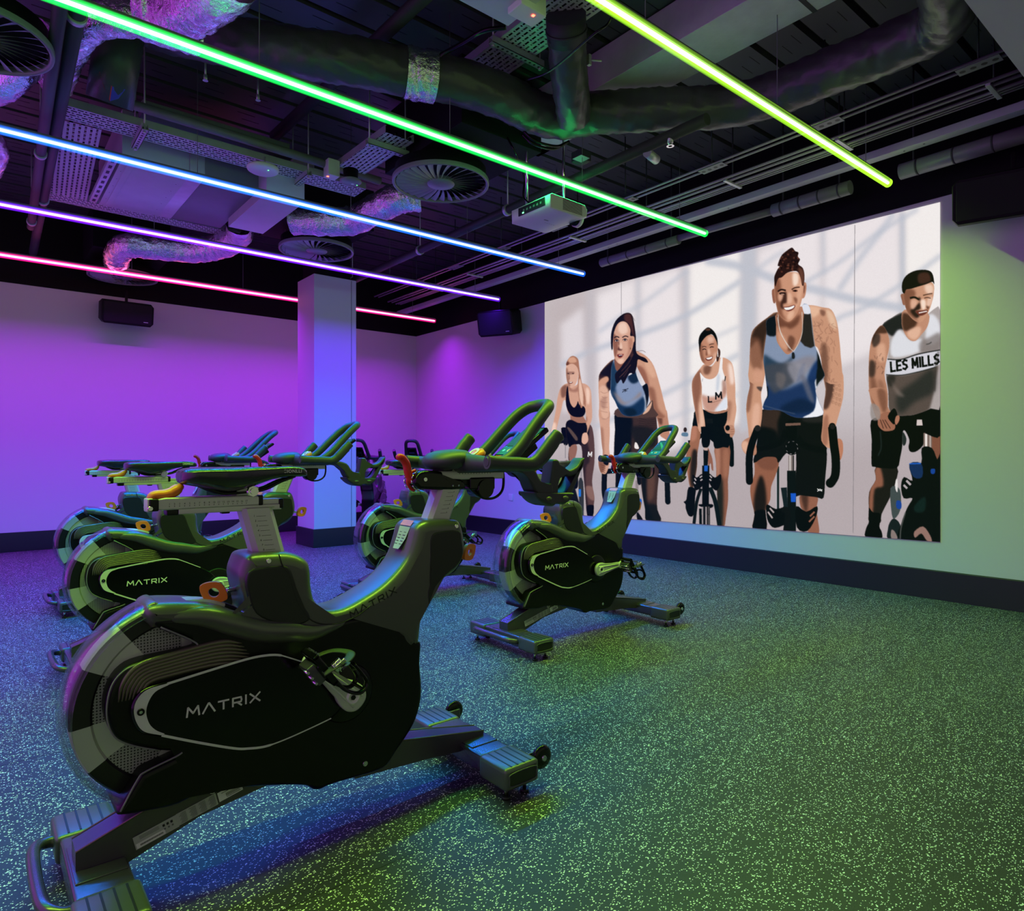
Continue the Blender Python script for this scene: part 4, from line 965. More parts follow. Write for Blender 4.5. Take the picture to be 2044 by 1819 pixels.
p = on_z(1338, 292, 2.93); b = MB(); b.tube([p, p + Vector((0, 0, .10))], .012, M['chrome'], n=12); b.disc(p, .024, (0, 0, -1), M['chrome'], 16); b.tube([p + Vector((0, 0, .02)), p + Vector((0, 0, .08))], .018, M['silver'], n=12)
single(b, 'fire_sprinkler', 'chrome sprinkler head right of the projector rods', 'sprinkler', 'sprinkler heads')
# slanting purlin behind the purple tray
b = MB(); A, B2 = on_z(283, 225, 3.25), on_z(575, 312, 3.25); b.box((A.x, A.y - .02, 3.25), (B2.x, A.y + .12, 3.33), M['greysteel'], .003); single(b, 'steel_beam', 'short grey steel beam behind the purple slotted tray', 'beam')
# long beam and conduits beside the screen wall
b = MB(); b.box((4.70, .89, 3.00), (4.78, 8.3, 3.05), M['beamgrey'], .003)
bm_ = single(b, 'steel_beam', 'long grey steel beam along the top of the screen wall', 'beam')
for y in (1.6, 2.9, 4.2, 5.5): 
    b = MB(); b.disc((4.735, y, 2.999), .007, (0, 0, -1), M['groove'], 10); b.disc((4.745, y + .12, 2.999), .007, (0, 0, -1), M['groove'], 10); b.build('bolt_hole', bm_)
for i, (y0, y1, r, w) in enumerate(((2.13, 2.72, .050, 'beside the end of the yellow-green strip'), (.95, 1.80, .052, 'at the right end of the steel beam'), (3.62, 4.55, .042, 'above the left part of the screen'))):
    b = MB(); b.tube([(4.90, y0, 2.93), (4.90, y1, 2.93)], r, M['greysteel'], n=24)
    for k in range(4): yy = y0 + (y1 - y0) * (k + .5) / 4; b.tube([(4.90, yy - .006, 2.93), (4.90, yy + .006, 2.93)], r * 1.03, M['darkpipe'], n=24)
    lp = single(b, 'lagged_pipe', f'grey lagged pipe section {w}', 'pipe', 'lagged pipe sections below the steel beam')
    for yy in (y0 + .08, y1 - .08):
        b = MB(); b.tube([(4.90, yy, 2.93 + r), (4.90, yy, DECK)], .006, M['darkpipe'], n=8); b.build('hanger_rod', lp)
b = MB(); b.tube([(4.90, 2.72, 2.93), (4.90, 3.62, 2.94)], .030, M['greysteel'], n=20); single(b, 'lagged_pipe', 'thin grey pipe joining the lagged sections under the steel beam', 'pipe', 'lagged pipe sections below the steel beam')
CX = [(4.14, 3.10), (4.20, 3.10), (4.34, 3.06), (4.40, 3.06), (4.46, 3.05), (4.50, 3.05), (4.53, 3.05)]
for i, (x, z) in enumerate(CX):
    b = MB(); b.tube([(x, .9, z), (x, 7.9, z)], .0085 if i < 2 else .010 if i < 5 else .006, M['galvdark'], n=10)
    single(b, 'conduit', 'thin metal conduit running beside the screen wall, one of a parallel bundle', 'conduit', 'parallel conduits beside the screen wall')
y = 1.15; k = 0
while y < 6.9:
    root = empty('conduit_bracket', (4.17, y, 3.10), 'perforated bracket with drop rod holding the parallel conduits', 'bracket', 'perforated conduit brackets')
    b = MB(); b.box((-.030, -.10, -.012), (.050, .10, -.009), M['greysteel'], 0)
    for j in range(4): b.disc((.01, -.075 + j * .05, -.0125), .015, (0, 0, -1), M['groove'], 14)
    b.build('plate', root)
    b = MB(); b.box((.16, -.012, -.065), (.38, .012, -.050), M['galv'], .002); b.build('channel', root)
    b = MB(); b.tube([(.27, 0, -.05), (.27, 0, DECK - 3.10)], .005, M['darkpipe'], n=6); b.tube([(0, 0, 0), (0, 0, DECK - 3.10)], .005, M['darkpipe'], n=6); b.build('drop_rod', root)
    y += .82; k += 1
# cables
def cable(pts, label, r=.008):
    b = MB(); b.tube(crom(pts, 8), r, M['gloss'], n=8); single(b, 'cable', label, 'cable')
cable([on_z(1230, 0, 3.2), on_z(1215, 45, 3.12), on_z(1180, 72, 3.08), on_z(1100, 140, 3.12), on_z(1050, 160, 3.18)], 'loose black cable looping round the branch duct', .006)
cable([on_z(1045, 262, 3.1), on_z(1070, 282, 3.04), on_z(1110, 292, 3.05), on_z(1130, 285, 3.1)], 'upper black cable sagging under the grey duct end', .009)
cable([on_z(1042, 268, 3.1), on_z(1066, 288, 3.03), on_z(1105, 297, 3.04), on_z(1136, 282, 3.1)], 'lower black cable sagging under the grey duct end', .009)
cable([on_z(1013, 275, 3.1), on_z(1028, 305, 3.0), (3.0, 3.52, 2.95), (2.98, 3.50, 2.80), (2.98, 3.42, 2.72)], 'black cable dropping to the projector', .007)
cable([on_z(880, 110, 3.25), on_z(925, 85, 3.22), on_z(965, 62, 3.2), on_z(1010, 55, 3.2)], 'ribbed black cable above the foil patched duct', .012)
# electrical boxes, detector, access point
def ebox(c, s, m, label, led=None, name='junction_box', ang=0., ax=(0, 0)):
    root = empty(name, c, label, 'junction box', None, ang)
    b = MB(); b.box((-s[0] / 2, -s[1] / 2, -s[2] / 2), (s[0] / 2, s[1] / 2, s[2] / 2), m, .006); b.build('case', root)
    if led:
        b = MB(); b.box((led[0] - .006, led[1] - .006, -s[2] / 2 - .003), (led[0] + .006, led[1] + .006, -s[2] / 2), M['led_red']); b.build('indicator', root)
    return root
ebox(on_z(1052, 14, 3.05), (.15, .10, .08), M['whiteplastic'], 'white box with a red light at the top edge beside the tray', (.02, -.02))
ebox(on_z(662, 338, 3.12), (.09, .09, .12), M['whiteplastic'], 'small white box with a red light at the tray corner', (-.03, .0))
ebox(on_z(602, 333, 3.2), (.17, .08, .06), M['whiteplastic'], 'flat white box on the purple tray right of the white disc')
ebox(on_z(1160, 314, 3.10), (.10, .10, .07), M['darkpipe'], 'dark square box with pale face under the decking, right of the projector rods')
b = MB(); q = on_z(1160, 317, 3.062); b.box(q - Vector((.042, .042, 0)), q + Vector((.042, .042, .002)), M['plate']); b.build('face_plate', bpy.data.objects['junction_box.003'], -bpy.data.objects['junction_box.003'].location)
p = on_z(525, 340, 3.0); root = empty('access_point', p, 'white round disc hanging in front of the purple slotted tray', 'wireless access point')
b = MB(); b.lathe([(0, -.012), (.09, -.010), (.104, -.002), (.108, .008), (.104, .020), (.09, .026), (0, .026)], M['whiteplastic'], 48); b.build('body', root)
b = MB(); b.disc((.02, -.05, -.0125), .004, (0, 0, -1), M['led_green'], 10); b.build('indicator', root)
b = MB(); b.tube([(.03, .05, .02), (.03, .05, .12)], .006, M['galv'], n=8); b.build('stem', root)
p = on_z(700, 364, 3.0); root = empty('smoke_detector', p, 'small dark round detector hanging beside the largest diffuser', 'smoke detector')
b = MB(); b.lathe([(0, -.010), (.06, -.008), (.078, .004), (.078, .012), (0, .014)], M['diffrim'], 36); b.lathe([(.05, .012), (.055, .09), (0, .09)], M['blackwall'], 24); b.build('body', root)
b = MB(); b.disc((.015, 0, -.0105), .012, (0, 0, -1), M['whiteplastic'], 14); b.disc((.05, .0, -.010), .004, (0, 0, -1), M['led_green'], 8); b.build('indicator', root)
# projector
P0 = Vector((3.10, 3.37, 2.66)); root = empty('projector', P0, 'white ceiling projector hanging on rods in front of the screen wall', 'projector', None, R(0))
b = MB(); K = Matrix.Identity(4)
prof = [(-.17, -.045), (.13, -.045), (.17, -.030), (.175, .02), (.15, .052), (-.15, .058), (-.175, .045)]
b.pillow([(x, z) for x, z in prof], .200, M['whiteplastic'], .014, 4, sub=1); b.build('case', root)
b = MB()
for k in range(9): b.box((-.06 + k * 0, -.2015, -.028 + k * .0085), (.12, -.200, -.0245 + k * .0085), M['darkpipe'])
b.build('side_vent', root)
b = MB(); b.box((-.178, -.15, -.015), (-.170, .12, .040), M['panel'], .002)
for k in range(6): b.box((-.180, -.12 + k * .035, .004), (-.177, -.105 + k * .035, .018), M['greysteel'])
b.box((-.180, .06, -.008), (-.177, .075, .0), M['led_green']); b.build('socket_panel', root)
b = MB(); b.tube([(.13, -.10, -.020), (.182, -.10, -.018)], .045, M['gloss'], n=28); b.tube([(.16, -.10, -.018), (.188, -.10, -.018)], .052, M['whiteplastic'], n=28); b.disc((.189, -.10, -.018), .036, (1, 0, 0), M['gloss'], 24); b.build('lens', root)
b = MB(); b.box((-.10, -.07, .060), (.10, .07, .072), M['blackmetal'], .003); b.box((-.13, -.012, .072), (.15, .012, .080), M['blackmetal'], .002); b.build('mount_plate', root)
b = MB()
b.add([Vector((x, y, -.0462)) for x, y in ((-.06, -.02), (-.02, -.02), (-.02, -.008), (-.06, -.008))], [(0, 1, 2, 3)], M['darkprint'])
for k in range(5): b.add([Vector((-.02 + .02 * k, .02, -.0462)), Vector((-.008 + .02 * k, .02, -.0462)), Vector((-.008 + .02 * k, .03, -.0462)), Vector((-.02 + .02 * k, .03, -.0462))], [(0, 1, 2, 3)], M['sticker'])
b.build('base_print', root)
for (x, y) in ((-.10, .12), (.09, -.05), (.12, -.02)):
    b = MB(); b.tube([(x, y, .05), (x, y, (DECK if x < 0 else 3.37) - P0.z)], .009, M['chrome'], n=12); b.build('drop_rod', root)
# loudspeakers
def speaker(c, rz, tilt, s, label):
    root = empty('loudspeaker', c, label, 'loudspeaker', 'wall mounted black loudspeakers', rz)
    K = Matrix.Rotation(tilt, 4, 'X'); w, d, h = s
    b = MB(); b.v = []
    prof = [(-w / 2 + .03, -h / 2), (w / 2 - .03, -h / 2), (w / 2, -h / 2 + .035), (w / 2, h / 2 - .035), (w / 2 - .03, h / 2), (-w / 2 + .03, h / 2), (-w / 2, h / 2 - .035), (-w / 2, -h / 2 + .035)]
    b.pillow(prof, d / 2, M['speaker'], .010, 3, sub=1); b.v = [tuple(K @ Vector(v)) for v in b.v]; b.build('cabinet', root)
    b = MB(); b.box((-w / 2 + .02, -d / 2 - .004, -h / 2 + .02), (w / 2 - .02, -d / 2 + .002, h / 2 - .02), M['grille'], .003, K); b.build('grille', root)
    b = MB(); b.box((w / 2 - .10, -d / 2 - .0055, -h / 2 + .045), (w / 2 - .055, -d / 2 - .0045, -h / 2 + .052), M['plate'], 0, K); b.build('badge', root)
    b = MB(); b.box((-.05, d / 2 - .02, -.04), (.05, d / 2 + .09, .04), M['speaker'], .006); b.box((-.012, -.02, h / 2 - .02), (.012, .02, h / 2 + .12), M['speaker'], .003); b.build('wall_bracket', root)
M['grille'] = mat('black grille cloth', (.003, .003, .003), .8, bump=.2, bscale=700)
speaker((1.35, 8.38, 2.58), 0, R(12), (.50, .24, .25), 'black loudspeaker on the purple wall left of the column')
speaker((4.94, 6.25, 2.60), R(-62), R(14), (.46, .28, .30), 'black loudspeaker left of the projected picture')
speaker((4.94, 1.18, 2.60), R(-74), R(14), (.62, .30, .27), 'black loudspeaker right of the projected picture at the frame edge')
# wall socket
b = MB(); b.box((WX - .006, 6.31, .44), (WX, 6.39, .52), M['whiteplastic'], .002); single(b, 'wall_socket', 'small socket plate low on the blue-lit wall left of the picture', 'socket')

# ---------------- projected picture: five riders painted as flat colour onto a fine mesh lying on the wall ----------------
class Paint:
    def __init__(s, x0, y0, x1, y1, k):
        s.x0, s.y0, s.k = x0, y0, k; s.W = int((x1 - x0) * k); s.H = int((y1 - y0) * k); s.a = np.zeros((s.H, s.W, 3), np.float32); s.a[:] = (222, 214, 216)
        s.T = (0, 0, 1.); s.clip = None; s.last = None
    def frame(s, ox, oy, sc): s.T = (ox, oy, sc)
    def tr(s, pts): ox, oy, sc = s.T; return np.array([((ox + x / sc - s.x0) * s.k, (oy + y / sc - s.y0) * s.k) for x, y in pts], np.float32)
    @staticmethod
    def gauss(m, sg):
        r = max(1, int(sg * 2.5)); w = np.exp(-np.arange(-r, r + 1) ** 2 / (2 * sg * sg)); w /= w.sum()
        for ax in (0, 1):
            p = np.pad(m, [(r, r) if i == ax else (0, 0) for i in (0, 1)], mode='edge'); o = np.zeros_like(m)
            for i, wi in enumerate(w): o += wi * (p[i:i + m.shape[0]] if ax == 0 else p[:, i:i + m.shape[1]])
            m = o
        return m
    def mask(s, P, blur):
        mar = int(blur * s.k * 3) + 3
        xa, ya = np.floor(P.min(0)).astype(int) - mar; xb, yb = np.ceil(P.max(0)).astype(int) + mar
        xa, ya, xb, yb = max(0, xa), max(0, ya), min(s.W, xb), min(s.H, yb)
        if xb <= xa or yb <= ya: return None
        m = np.zeros((yb - ya, xb - xa), np.float32)
        for sx in (.25, .75):
            for sy in (.25, .75):
                gx = (np.arange(xa, xb) + sx)[None, :]; gy = (np.arange(ya, yb) + sy)[:, None]; c = np.zeros(m.shape, bool)
                for i in range(len(P)):
                    x1, y1 = P[i]; x2, y2 = P[i - 1]
                    if y1 == y2: continue
                    c ^= ((y1 > gy) != (y2 > gy)) & (gx < (x2 - x1) * (gy - y1) / (y2 - y1) + x1)
                m += c / 4.
        if blur > 0: m = s.gauss(m, blur * s.k)
        return (xa, ya, xb, yb, m)
    def put(s, mk, col, al, clip):
        if mk is None: return
        xa, ya, xb, yb, m = mk; m = m * al
        if clip is not None: m = m * clip[ya:yb, xa:xb]
        s.a[ya:yb, xa:xb] = s.a[ya:yb, xa:xb] * (1 - m[..., None]) + np.array(col, np.float32) * m[..., None]
    def poly(s, pts, col, blur=.35, al=1., sm=3, keep=False, clip=False):
        q = [(v.x, v.y) for v in crom([(x, y, 0) for x, y in pts], sm, True)] if sm > 1 and len(pts) > 2 else pts
        mk = s.mask(s.tr(q), blur)
        if keep:
            s.clip = np.zeros((s.H, s.W), np.float32)
            if mk: s.clip[mk[1]:mk[3], mk[0]:mk[2]] = mk[4]
        s.put(mk, col, al, s.clip if clip else None)
    def sh(s, pts, col, blur=1.2, al=1., sm=3): s.poly(pts, col, .3 + blur * .42, al, sm, clip=True)
    def line(s, pts, w, col, blur=.3, al=1., clip=False):
        """w in frame units"""
        q = [Vector((v.x, v.y)) for v in crom([(x, y, 0) for x, y in pts], 5)] if len(pts) > 2 else [Vector(p) for p in pts]
        L, Rr = [], []
        for i in range(len(q)):
            t = (q[min(i + 1, len(q) - 1)] - q[max(i - 1, 0)]); t = t.normalized() if t.length else Vector((1, 0)); n = Vector((-t.y, t.x)) * w / 2
            L.append(tuple(q[i] + n)); Rr.append(tuple(q[i] - n))
        s.put(s.mask(s.tr(L + Rr[::-1]), blur), col, al, s.clip if clip else None)
    def ell(s, cx, cy, rx, ry, col, blur=.35, al=1., ang=0., clip=False):
        c, sn = math.cos(ang), math.sin(ang)
        s.poly([(cx + rx * math.cos(t) * c - ry * math.sin(t) * sn, cy + rx * math.cos(t) * sn + ry * math.sin(t) * c) for t in [2 * PI * k / 20 for k in range(20)]], col, blur, al, 1, clip=clip)
    def letters(s, txt, size, ox, oy, col, w, ang=0., sx=.8, gap=.32):
        G = {'L': [[(0, 0), (0, 1), (.7, 1)]], 'E': [[(.7, 0), (0, 0), (0, 1), (.7, 1)], [(0, .5), (.6, .5)]], 'S': [[(.7, .1), (.35, 0), (0, .2), (.1, .42), (.6, .58), (.7, .8), (.35, 1), (0, .9)]],
             'M': [[(0, 1), (.05, 0), (.48, .75), (.9, 0), (.95, 1)]], 'I': [[(.05, 0), (.05, 1)]], ' ': []}
        W = {'L': .7, 'E': .7, 'S': .7, 'M': .95, 'I': .1, ' ': .2}; tot = sum(W[c] for c in txt) + gap * (len(txt) - 1); x = 0; c_, s_ = math.cos(ang), math.sin(ang)
        for ch in txt:
            for st in G[ch]:
                pts = []
                for a, b in st:
                    px = (x + a - tot / 2) * size * sx - (b - .5) * size * .10; py = (b - .5) * size; pts.append((ox + px * c_ - py * s_, oy + px * s_ + py * c_))
                for a, b in zip(pts, pts[1:]):
                    d = Vector((b[0] - a[0], b[1] - a[1])).normalized() * w * .4; s.line([(a[0] - d.x, a[1] - d.y), (b[0] + d.x, b[1] + d.y)], w, col, .28)
            x += W[ch] + gap
    def text(s, txt, size, ox, oy, col, ang=0., shear=0., sx=1., bold=.02):
        vs, fs = text_mesh(txt, 1.0, bold, 1.0, 'CENTER'); c, sn = math.cos(ang), math.sin(ang)
        m_all = None
        for f in fs:
            P = []
            for i in f:
                x, y = vs[i].x * size * sx + vs[i].y * size * shear, -vs[i].y * size; P.append((ox + x * c - y * sn, oy + x * sn + y * c))
            mk = s.mask(s.tr(P), 0)
            if mk is None: continue
            xa, ya, xb, yb, m = mk
            if m_all is None: m_all = np.zeros((s.H, s.W), np.float32)
            m_all[ya:yb, xa:xb] = np.minimum(1, m_all[ya:yb, xa:xb] + m)
        if m_all is not None:
            m_all = m_all[..., None]; s.a[:] = s.a * (1 - m_all) + np.array(col, np.float32) * m_all

def paint_riders():
    p = Paint(1078, 392, 1888, 1094, 1.6)
    K = (8, 10, 10); SK = (214, 164, 140); SKD = (120, 74, 56); SKH = (244, 208, 188)
    # --- wall with soft window light ---
    p.frame(1080, 390, 2.523)
    Bg = lambda pts, c, bl=7, al=1., sm=1: p.poly(pts, c, bl, al, sm)
    Bg([(-20, 400), (2060, 0), (2060, 1800), (-20, 1800)], (206, 198, 202), 0)
    Bg([(-20, 1250), (2060, 1150), (2060, 1800), (-20, 1800)], (184, 172, 175), 40)
    Bg([(0, 500), (260, 440), (270, 1250), (0, 1300)], (196, 184, 186), 20)
    Wt = (238, 230, 232); Wh = (246, 240, 238)
    Bg([(100, 650), (215, 560), (235, 1050), (110, 1100)], (226, 218, 222), 6)
    Bg([(280, 500), (480, 420), (480, 1300), (290, 1380)], Wt, 7)
    Bg([(500, 430), (700, 360), (720, 1260), (500, 1330)], Wt, 7)
    Bg([(745, 350), (1010, 270), (1000, 1150), (745, 1250)], Wh, 6)
    Bg([(1090, 280), (1410, 150), (1420, 900), (1080, 1080)], Wt, 8)
    Bg([(1425, 170), (1810, 60), (1810, 740), (1430, 900)], Wt, 6)
    Bg([(1830, 60), (2060, 0), (2060, 700), (1830, 760)], Wh, 6)
    Bg([(1430, 900), (1820, 740), (2060, 720), (2060, 860), (1500, 980)], (214, 206, 210), 16, .8)
    Gy = (192, 196, 208)
    for q, w, al in (([(270, 1170), (500, 1060), (720, 950), (1000, 800)], 26, .75), ([(100, 860), (240, 790), (500, 700), (740, 600), (1010, 430)], 26, .85), ([(290, 690), (420, 600), (520, 540), (740, 380)], 20, .7), ([(640, 1130), (760, 1080), (1000, 1000)], 22, .5), ([(730, 780), (1000, 660)], 18, .6),
                     ([(830, 330), (1010, 360), (1200, 430), (1440, 490), (1600, 530), (1830, 570)], 42, .85), ([(1330, 440), (1500, 340), (1700, 190), (1900, 70)], 20, .8), ([(1500, 480), (1600, 330), (1700, 200), (1780, 90)], 28, .75),
                     ([(1380, 720), (1500, 620), (1620, 570), (1830, 440), (2020, 300)], 22, .8), ([(1420, 160), (1425, 400)], 18, .6), ([(1820, 90), (1825, 740)], 22, .9), ([(1060, 400), (1150, 330), (1230, 280)], 24, .6)):
        p.line(q, w, Gy, 4, al)
    p.line([(490, 420), (490, 1300)], 16, Gy, 4, .55); p.line([(735, 370), (735, 1250)], 16, Gy, 4, .65); p.line([(250, 470), (255, 1300)], 34, (198, 192, 198), 6, .8)
    Bg([(1010, 270), (1085, 250), (1080, 1150), (1005, 1200)], (196, 198, 208), 5, .9)
    p.line([(406, 440), (406, 600)], 2.2, (120, 116, 122), .2, .8); p.line([(1582, 150), (1578, 900), (1573, 1700)], 3, (130, 124, 128), .3, .85)

    # --- A: fair-haired woman, far left ---
    p.frame(1090, 700, 5.35)
    # bicycle
    p.line([(100, 985), (260, 960)], 34, K); p.poly([(165, 830), (235, 835), (240, 940), (195, 950)], K); p.ell(215, 970, 30, 44, (20, 22, 24)); p.line([(380, 1200), (380, 1420)], 12, (150, 145, 150)); p.line([(210, 1000), (210, 1150)], 8, (130, 125, 130))
    p.line([(222, 1170), (228, 1330)], 22, (130, 100, 90)); p.poly([(290, 1370), (340, 1335), (345, 1450), (310, 1480), (270, 1450)], K); p.line([(300, 1480), (350, 1700)], 10, (70, 68, 66)); p.poly([(350, 1400), (400, 1400), (405, 1760), (370, 1760)], (52, 56, 58)); p.poly([(352, 1480), (378, 1480), (376, 1560), (352, 1560)], (40, 120, 220), sm=1)
    p.poly([(240, 1500), (300, 1450), (350, 1600), (390, 1760), (300, 1760)], (18, 22, 22), .6)
    # legs
    p.poly([(225, 760), (300, 740), (430, 770), (495, 820), (520, 1000), (520, 1200), (495, 1400), (520, 1560), (515, 1640), (505, 1765), (445, 1765), (420, 1500), (398, 1250), (380, 1020), (300, 1010), (250, 1050), (245, 1180), (300, 1180), (240, 980), (215, 860)], (92, 66, 62), keep=True)
    p.sh([(225, 740), (430, 770), (460, 900), (400, 1000), (240, 1020), (210, 850)], (14, 12, 14), 3); p.sh([(380, 1000), (450, 1000), (470, 1180), (430, 1250), (430, 1500), (470, 1765), (400, 1765)], (40, 30, 30), 3, .8); p.sh([(440, 1660), (520, 1660), (520, 1770), (440, 1770)], K, 1.)
    p.sh([(430, 1450), (520, 1470), (520, 1600), (450, 1560)], (170, 130, 118), 2, .6)
    p.poly([(250, 1040), (320, 1000), (335, 1060), (300, 1180), (258, 1180)], (150, 106, 92)); p.letters('M', 46, 473, 1108, (244, 242, 242), 10, sx=.85)
    # torso skin and arms
    p.poly([(228, 350), (300, 380), (360, 350), (430, 360), (480, 420), (492, 560), (495, 720), (470, 800), (440, 900), (455, 960), (420, 1000), (385, 975), (400, 900), (430, 800), (425, 640), (400, 700), (430, 770), (280, 760), (262, 700), (230, 640), (215, 540), (188, 540), (165, 640), (130, 780), (100, 890), (58, 890), (80, 780), (108, 640), (128, 500), (160, 400)], SK, keep=True)
    p.sh([(165, 400), (225, 370), (215, 480), (170, 500)], (120, 78, 62), 2.5, .8); p.sh([(262, 690), (420, 690), (430, 770), (280, 770)], (150, 100, 82), 3, .8); p.sh([(430, 400), (470, 430), (465, 560), (440, 560)], SKH, 3); p.sh([(60, 780), (110, 780), (100, 890), (50, 890)], SKH, 3); p.sh([(230, 350), (290, 420), (350, 380), (340, 440), (250, 430)], (160, 110, 92), 3, .8)
    p.poly([(236, 380), (246, 470), (262, 560), (300, 610), (330, 580), (345, 540), (360, 580), (410, 600), (425, 650), (400, 700), (340, 712), (270, 690), (228, 620), (215, 540), (222, 420)], (12, 10, 12))
    p.poly([(255, 740), (350, 775), (428, 780), (440, 870), (380, 980), (290, 950), (225, 850)], (14, 13, 15), .5); p.poly([(395, 890), (440, 880), (455, 950), (420, 1000), (384, 975)], (226, 178, 156)); p.poly([(230, 830), (260, 830), (340, 930), (320, 960)], (150, 120, 105), .6, .6); p.poly([(230, 870), (300, 950), (260, 1030), (240, 990)], K)
    # head
    p.poly([(222, 150), (218, 250), (228, 330), (256, 388), (285, 398), (320, 360), (345, 290), (352, 200), (330, 130), (260, 110)], (222, 176, 154), keep=True)
    p.sh([(215, 200), (235, 200), (245, 300), (262, 380), (225, 360)], (150, 104, 86), 2, .8); p.sh([(225, 230), (300, 225), (300, 250), (225, 256)], (140, 98, 84), 1.6, .7); p.sh([(250, 240), (258, 300), (244, 310)], (130, 88, 74), 1, .7)
    for x in (242, 292): p.ell(x, 246, 11, 5, (60, 38, 32), .3)
    p.ell(268, 343, 22, 10, (110, 52, 44), .3, ang=-.15); p.ell(268, 340, 17, 5, (246, 236, 228), .2, ang=-.15)
    p.poly([(222, 160), (225, 120), (260, 70), (300, 58), (345, 90), (357, 160), (370, 260), (390, 360), (425, 500), (425, 600), (405, 570), (385, 615), (368, 590), (350, 480), (342, 360), (352, 240), (330, 170), (280, 140)], (172, 120, 96), keep=True); p.sh([(240, 90), (300, 70), (330, 120), (260, 130)], (216, 164, 136), 1.5); p.sh([(355, 320), (375, 320), (400, 470), (395, 600), (360, 500)], (236, 196, 174), 1.5); p.sh([(222, 120), (250, 130), (240, 160), (218, 165)], (110, 66, 50), 1.)

    # --- B: dark-haired woman leaning in ---
    p.frame(1180, 820, 7.91)
    for q in ([(225, 880), (215, 1050), (212, 1250), (230, 1380), (250, 1430)], [(1180, 900), (1205, 1100), (1215, 1400), (1218, 1440)]): p.line(q, 84, (12, 16, 16))
    p.ell(252, 1420, 44, 52, (10, 14, 14)); p.ell(1218, 1440, 42, 42, (10, 14, 14)); p.line([(240, 960), (620, 930), (900, 950), (1200, 960)], 80, (12, 14, 14))
    p.line([(735, 1100), (735, 1680)], 60, (150, 138, 140)); p.line([(765, 1180), (770, 1500)], 26, (190, 178, 178)); p.poly([(740, 1390), (800, 1400), (800, 1480), (760, 1520), (740, 1460)], (30, 100, 200)); p.poly([(730, 1600), (800, 1680), (820, 1740), (740, 1740)], (14, 16, 16)); p.poly([(730, 950), (800, 960), (800, 1150), (740, 1150)], (18, 20, 20))
    p.poly([(430, 0), (1010, -40), (1030, 60), (1060, 400), (1060, 700), (1075, 1000), (1050, 1300), (1050, 1560), (1110, 1740), (880, 1740), (860, 1560), (820, 1350), (790, 1100), (780, 880), (700, 700), (640, 900), (560, 1100), (520, 1330), (400, 1330), (395, 1000), (370, 800), (370, 600), (385, 300)], (66, 48, 42), keep=True, blur=.5)
    p.sh([(380, 0), (640, 60), (640, 500), (560, 1330), (360, 1330), (360, 300)], (10, 14, 14), 4); p.sh([(640, 250), (1000, 300), (1010, 560), (760, 600), (680, 460)], (24, 26, 22), 5, .8); p.sh([(900, 1000), (1010, 1010), (990, 1350), (900, 1400)], (104, 74, 62), 5, .8); p.sh([(780, 800), (880, 850), (880, 1400), (1000, 1750), (860, 1750)], (14, 20, 18), 4, .9); p.sh([(850, 1500), (1060, 1500), (1110, 1750), (900, 1750)], (14, 22, 20), 5, .8)
    for i in range(5): p.line([(760, 120 + i * 38), (900, 150 + i * 30), (1020, 130 + i * 36)], 6, (34, 26, 22), .5, .8)
    p.poly([(700, 500), (735, 520), (760, 600), (690, 590)], (240, 232, 230), .4)
    p.poly([(1010, -20), (1180, -20), (1215, 100), (1240, 300), (1240, 480), (1160, 440), (1090, 380), (1060, 180)], (190, 136, 112), .5, keep=True); p.sh([(1040, 0), (1110, 0), (1130, 200), (1080, 200)], (90, 54, 42), 3, .8)
    p.poly([(130, -20), (290, -20), (298, 200), (300, 400), (290, 600), (315, 760), (300, 830), (250, 980), (200, 1000), (150, 960), (120, 800), (190, 700), (170, 500), (155, 300)], SK, keep=True)
    p.sh([(160, 0), (290, 0), (290, 100), (180, 130)], (150, 118, 108), 3, .6); p.sh([(120, 780), (200, 760), (230, 870), (180, 990), (120, 940)], (120, 76, 58), 3, .8); p.sh([(150, 300), (200, 300), (210, 700), (170, 700)], (160, 110, 90), 3, .7)
    for i in range(4): p.line([(150 + i * 12, 850 + i * 36), (230, 880 + i * 34)], 5, (90, 50, 38), .3)
    p.poly([(205, 700), (285, 720), (278, 850), (240, 860), (200, 820)], (12, 14, 14)); p.poly([(1100, 800), (1160, 760), (1240, 820), (1270, 900), (1200, 985), (1140, 960), (1090, 900)], (196, 146, 124), keep=True); p.sh([(1140, 850), (1210, 870), (1190, 970), (1130, 940)], (238, 206, 188), 2)
    for i in range(3): p.line([(1130 + i * 30, 850), (1150 + i * 26, 940)], 5, (110, 66, 52), .4, .8)
    p.frame(1180, 610, 8.267)
    # shoulders, arms
    p.poly([(395, 890), (300, 940), (160, 1100), (130, 1220), (130, 1400), (140, 1600), (150, 1830), (300, 1830), (300, 1440), (330, 1380), (420, 1100), (480, 980), (560, 960), (740, 900), (760, 1010), (900, 1280), (950, 1450), (1000, 1640), (1080, 1840), (1250, 1830), (1200, 1560), (1130, 1280), (1040, 1000), (930, 850), (800, 770), (740, 760), (660, 900)], (206, 154, 128), keep=True)
    p.sh([(395, 880), (160, 1090), (150, 1200), (260, 1180), (250, 1400), (330, 1380), (420, 1000)], (26, 16, 14), 3); p.sh([(130, 1140), (260, 1190), (140, 1260)], (60, 36, 28), 3, .8); p.sh([(150, 1230), (270, 1170), (290, 1250), (150, 1320)], (214, 160, 132), 1.5); p.sh([(140, 1360), (290, 1380), (300, 1830), (180, 1830)], (226, 180, 156), 3); p.sh([(160, 1560), (260, 1500), (240, 1700), (170, 1680)], (164, 120, 104), 4, .6)
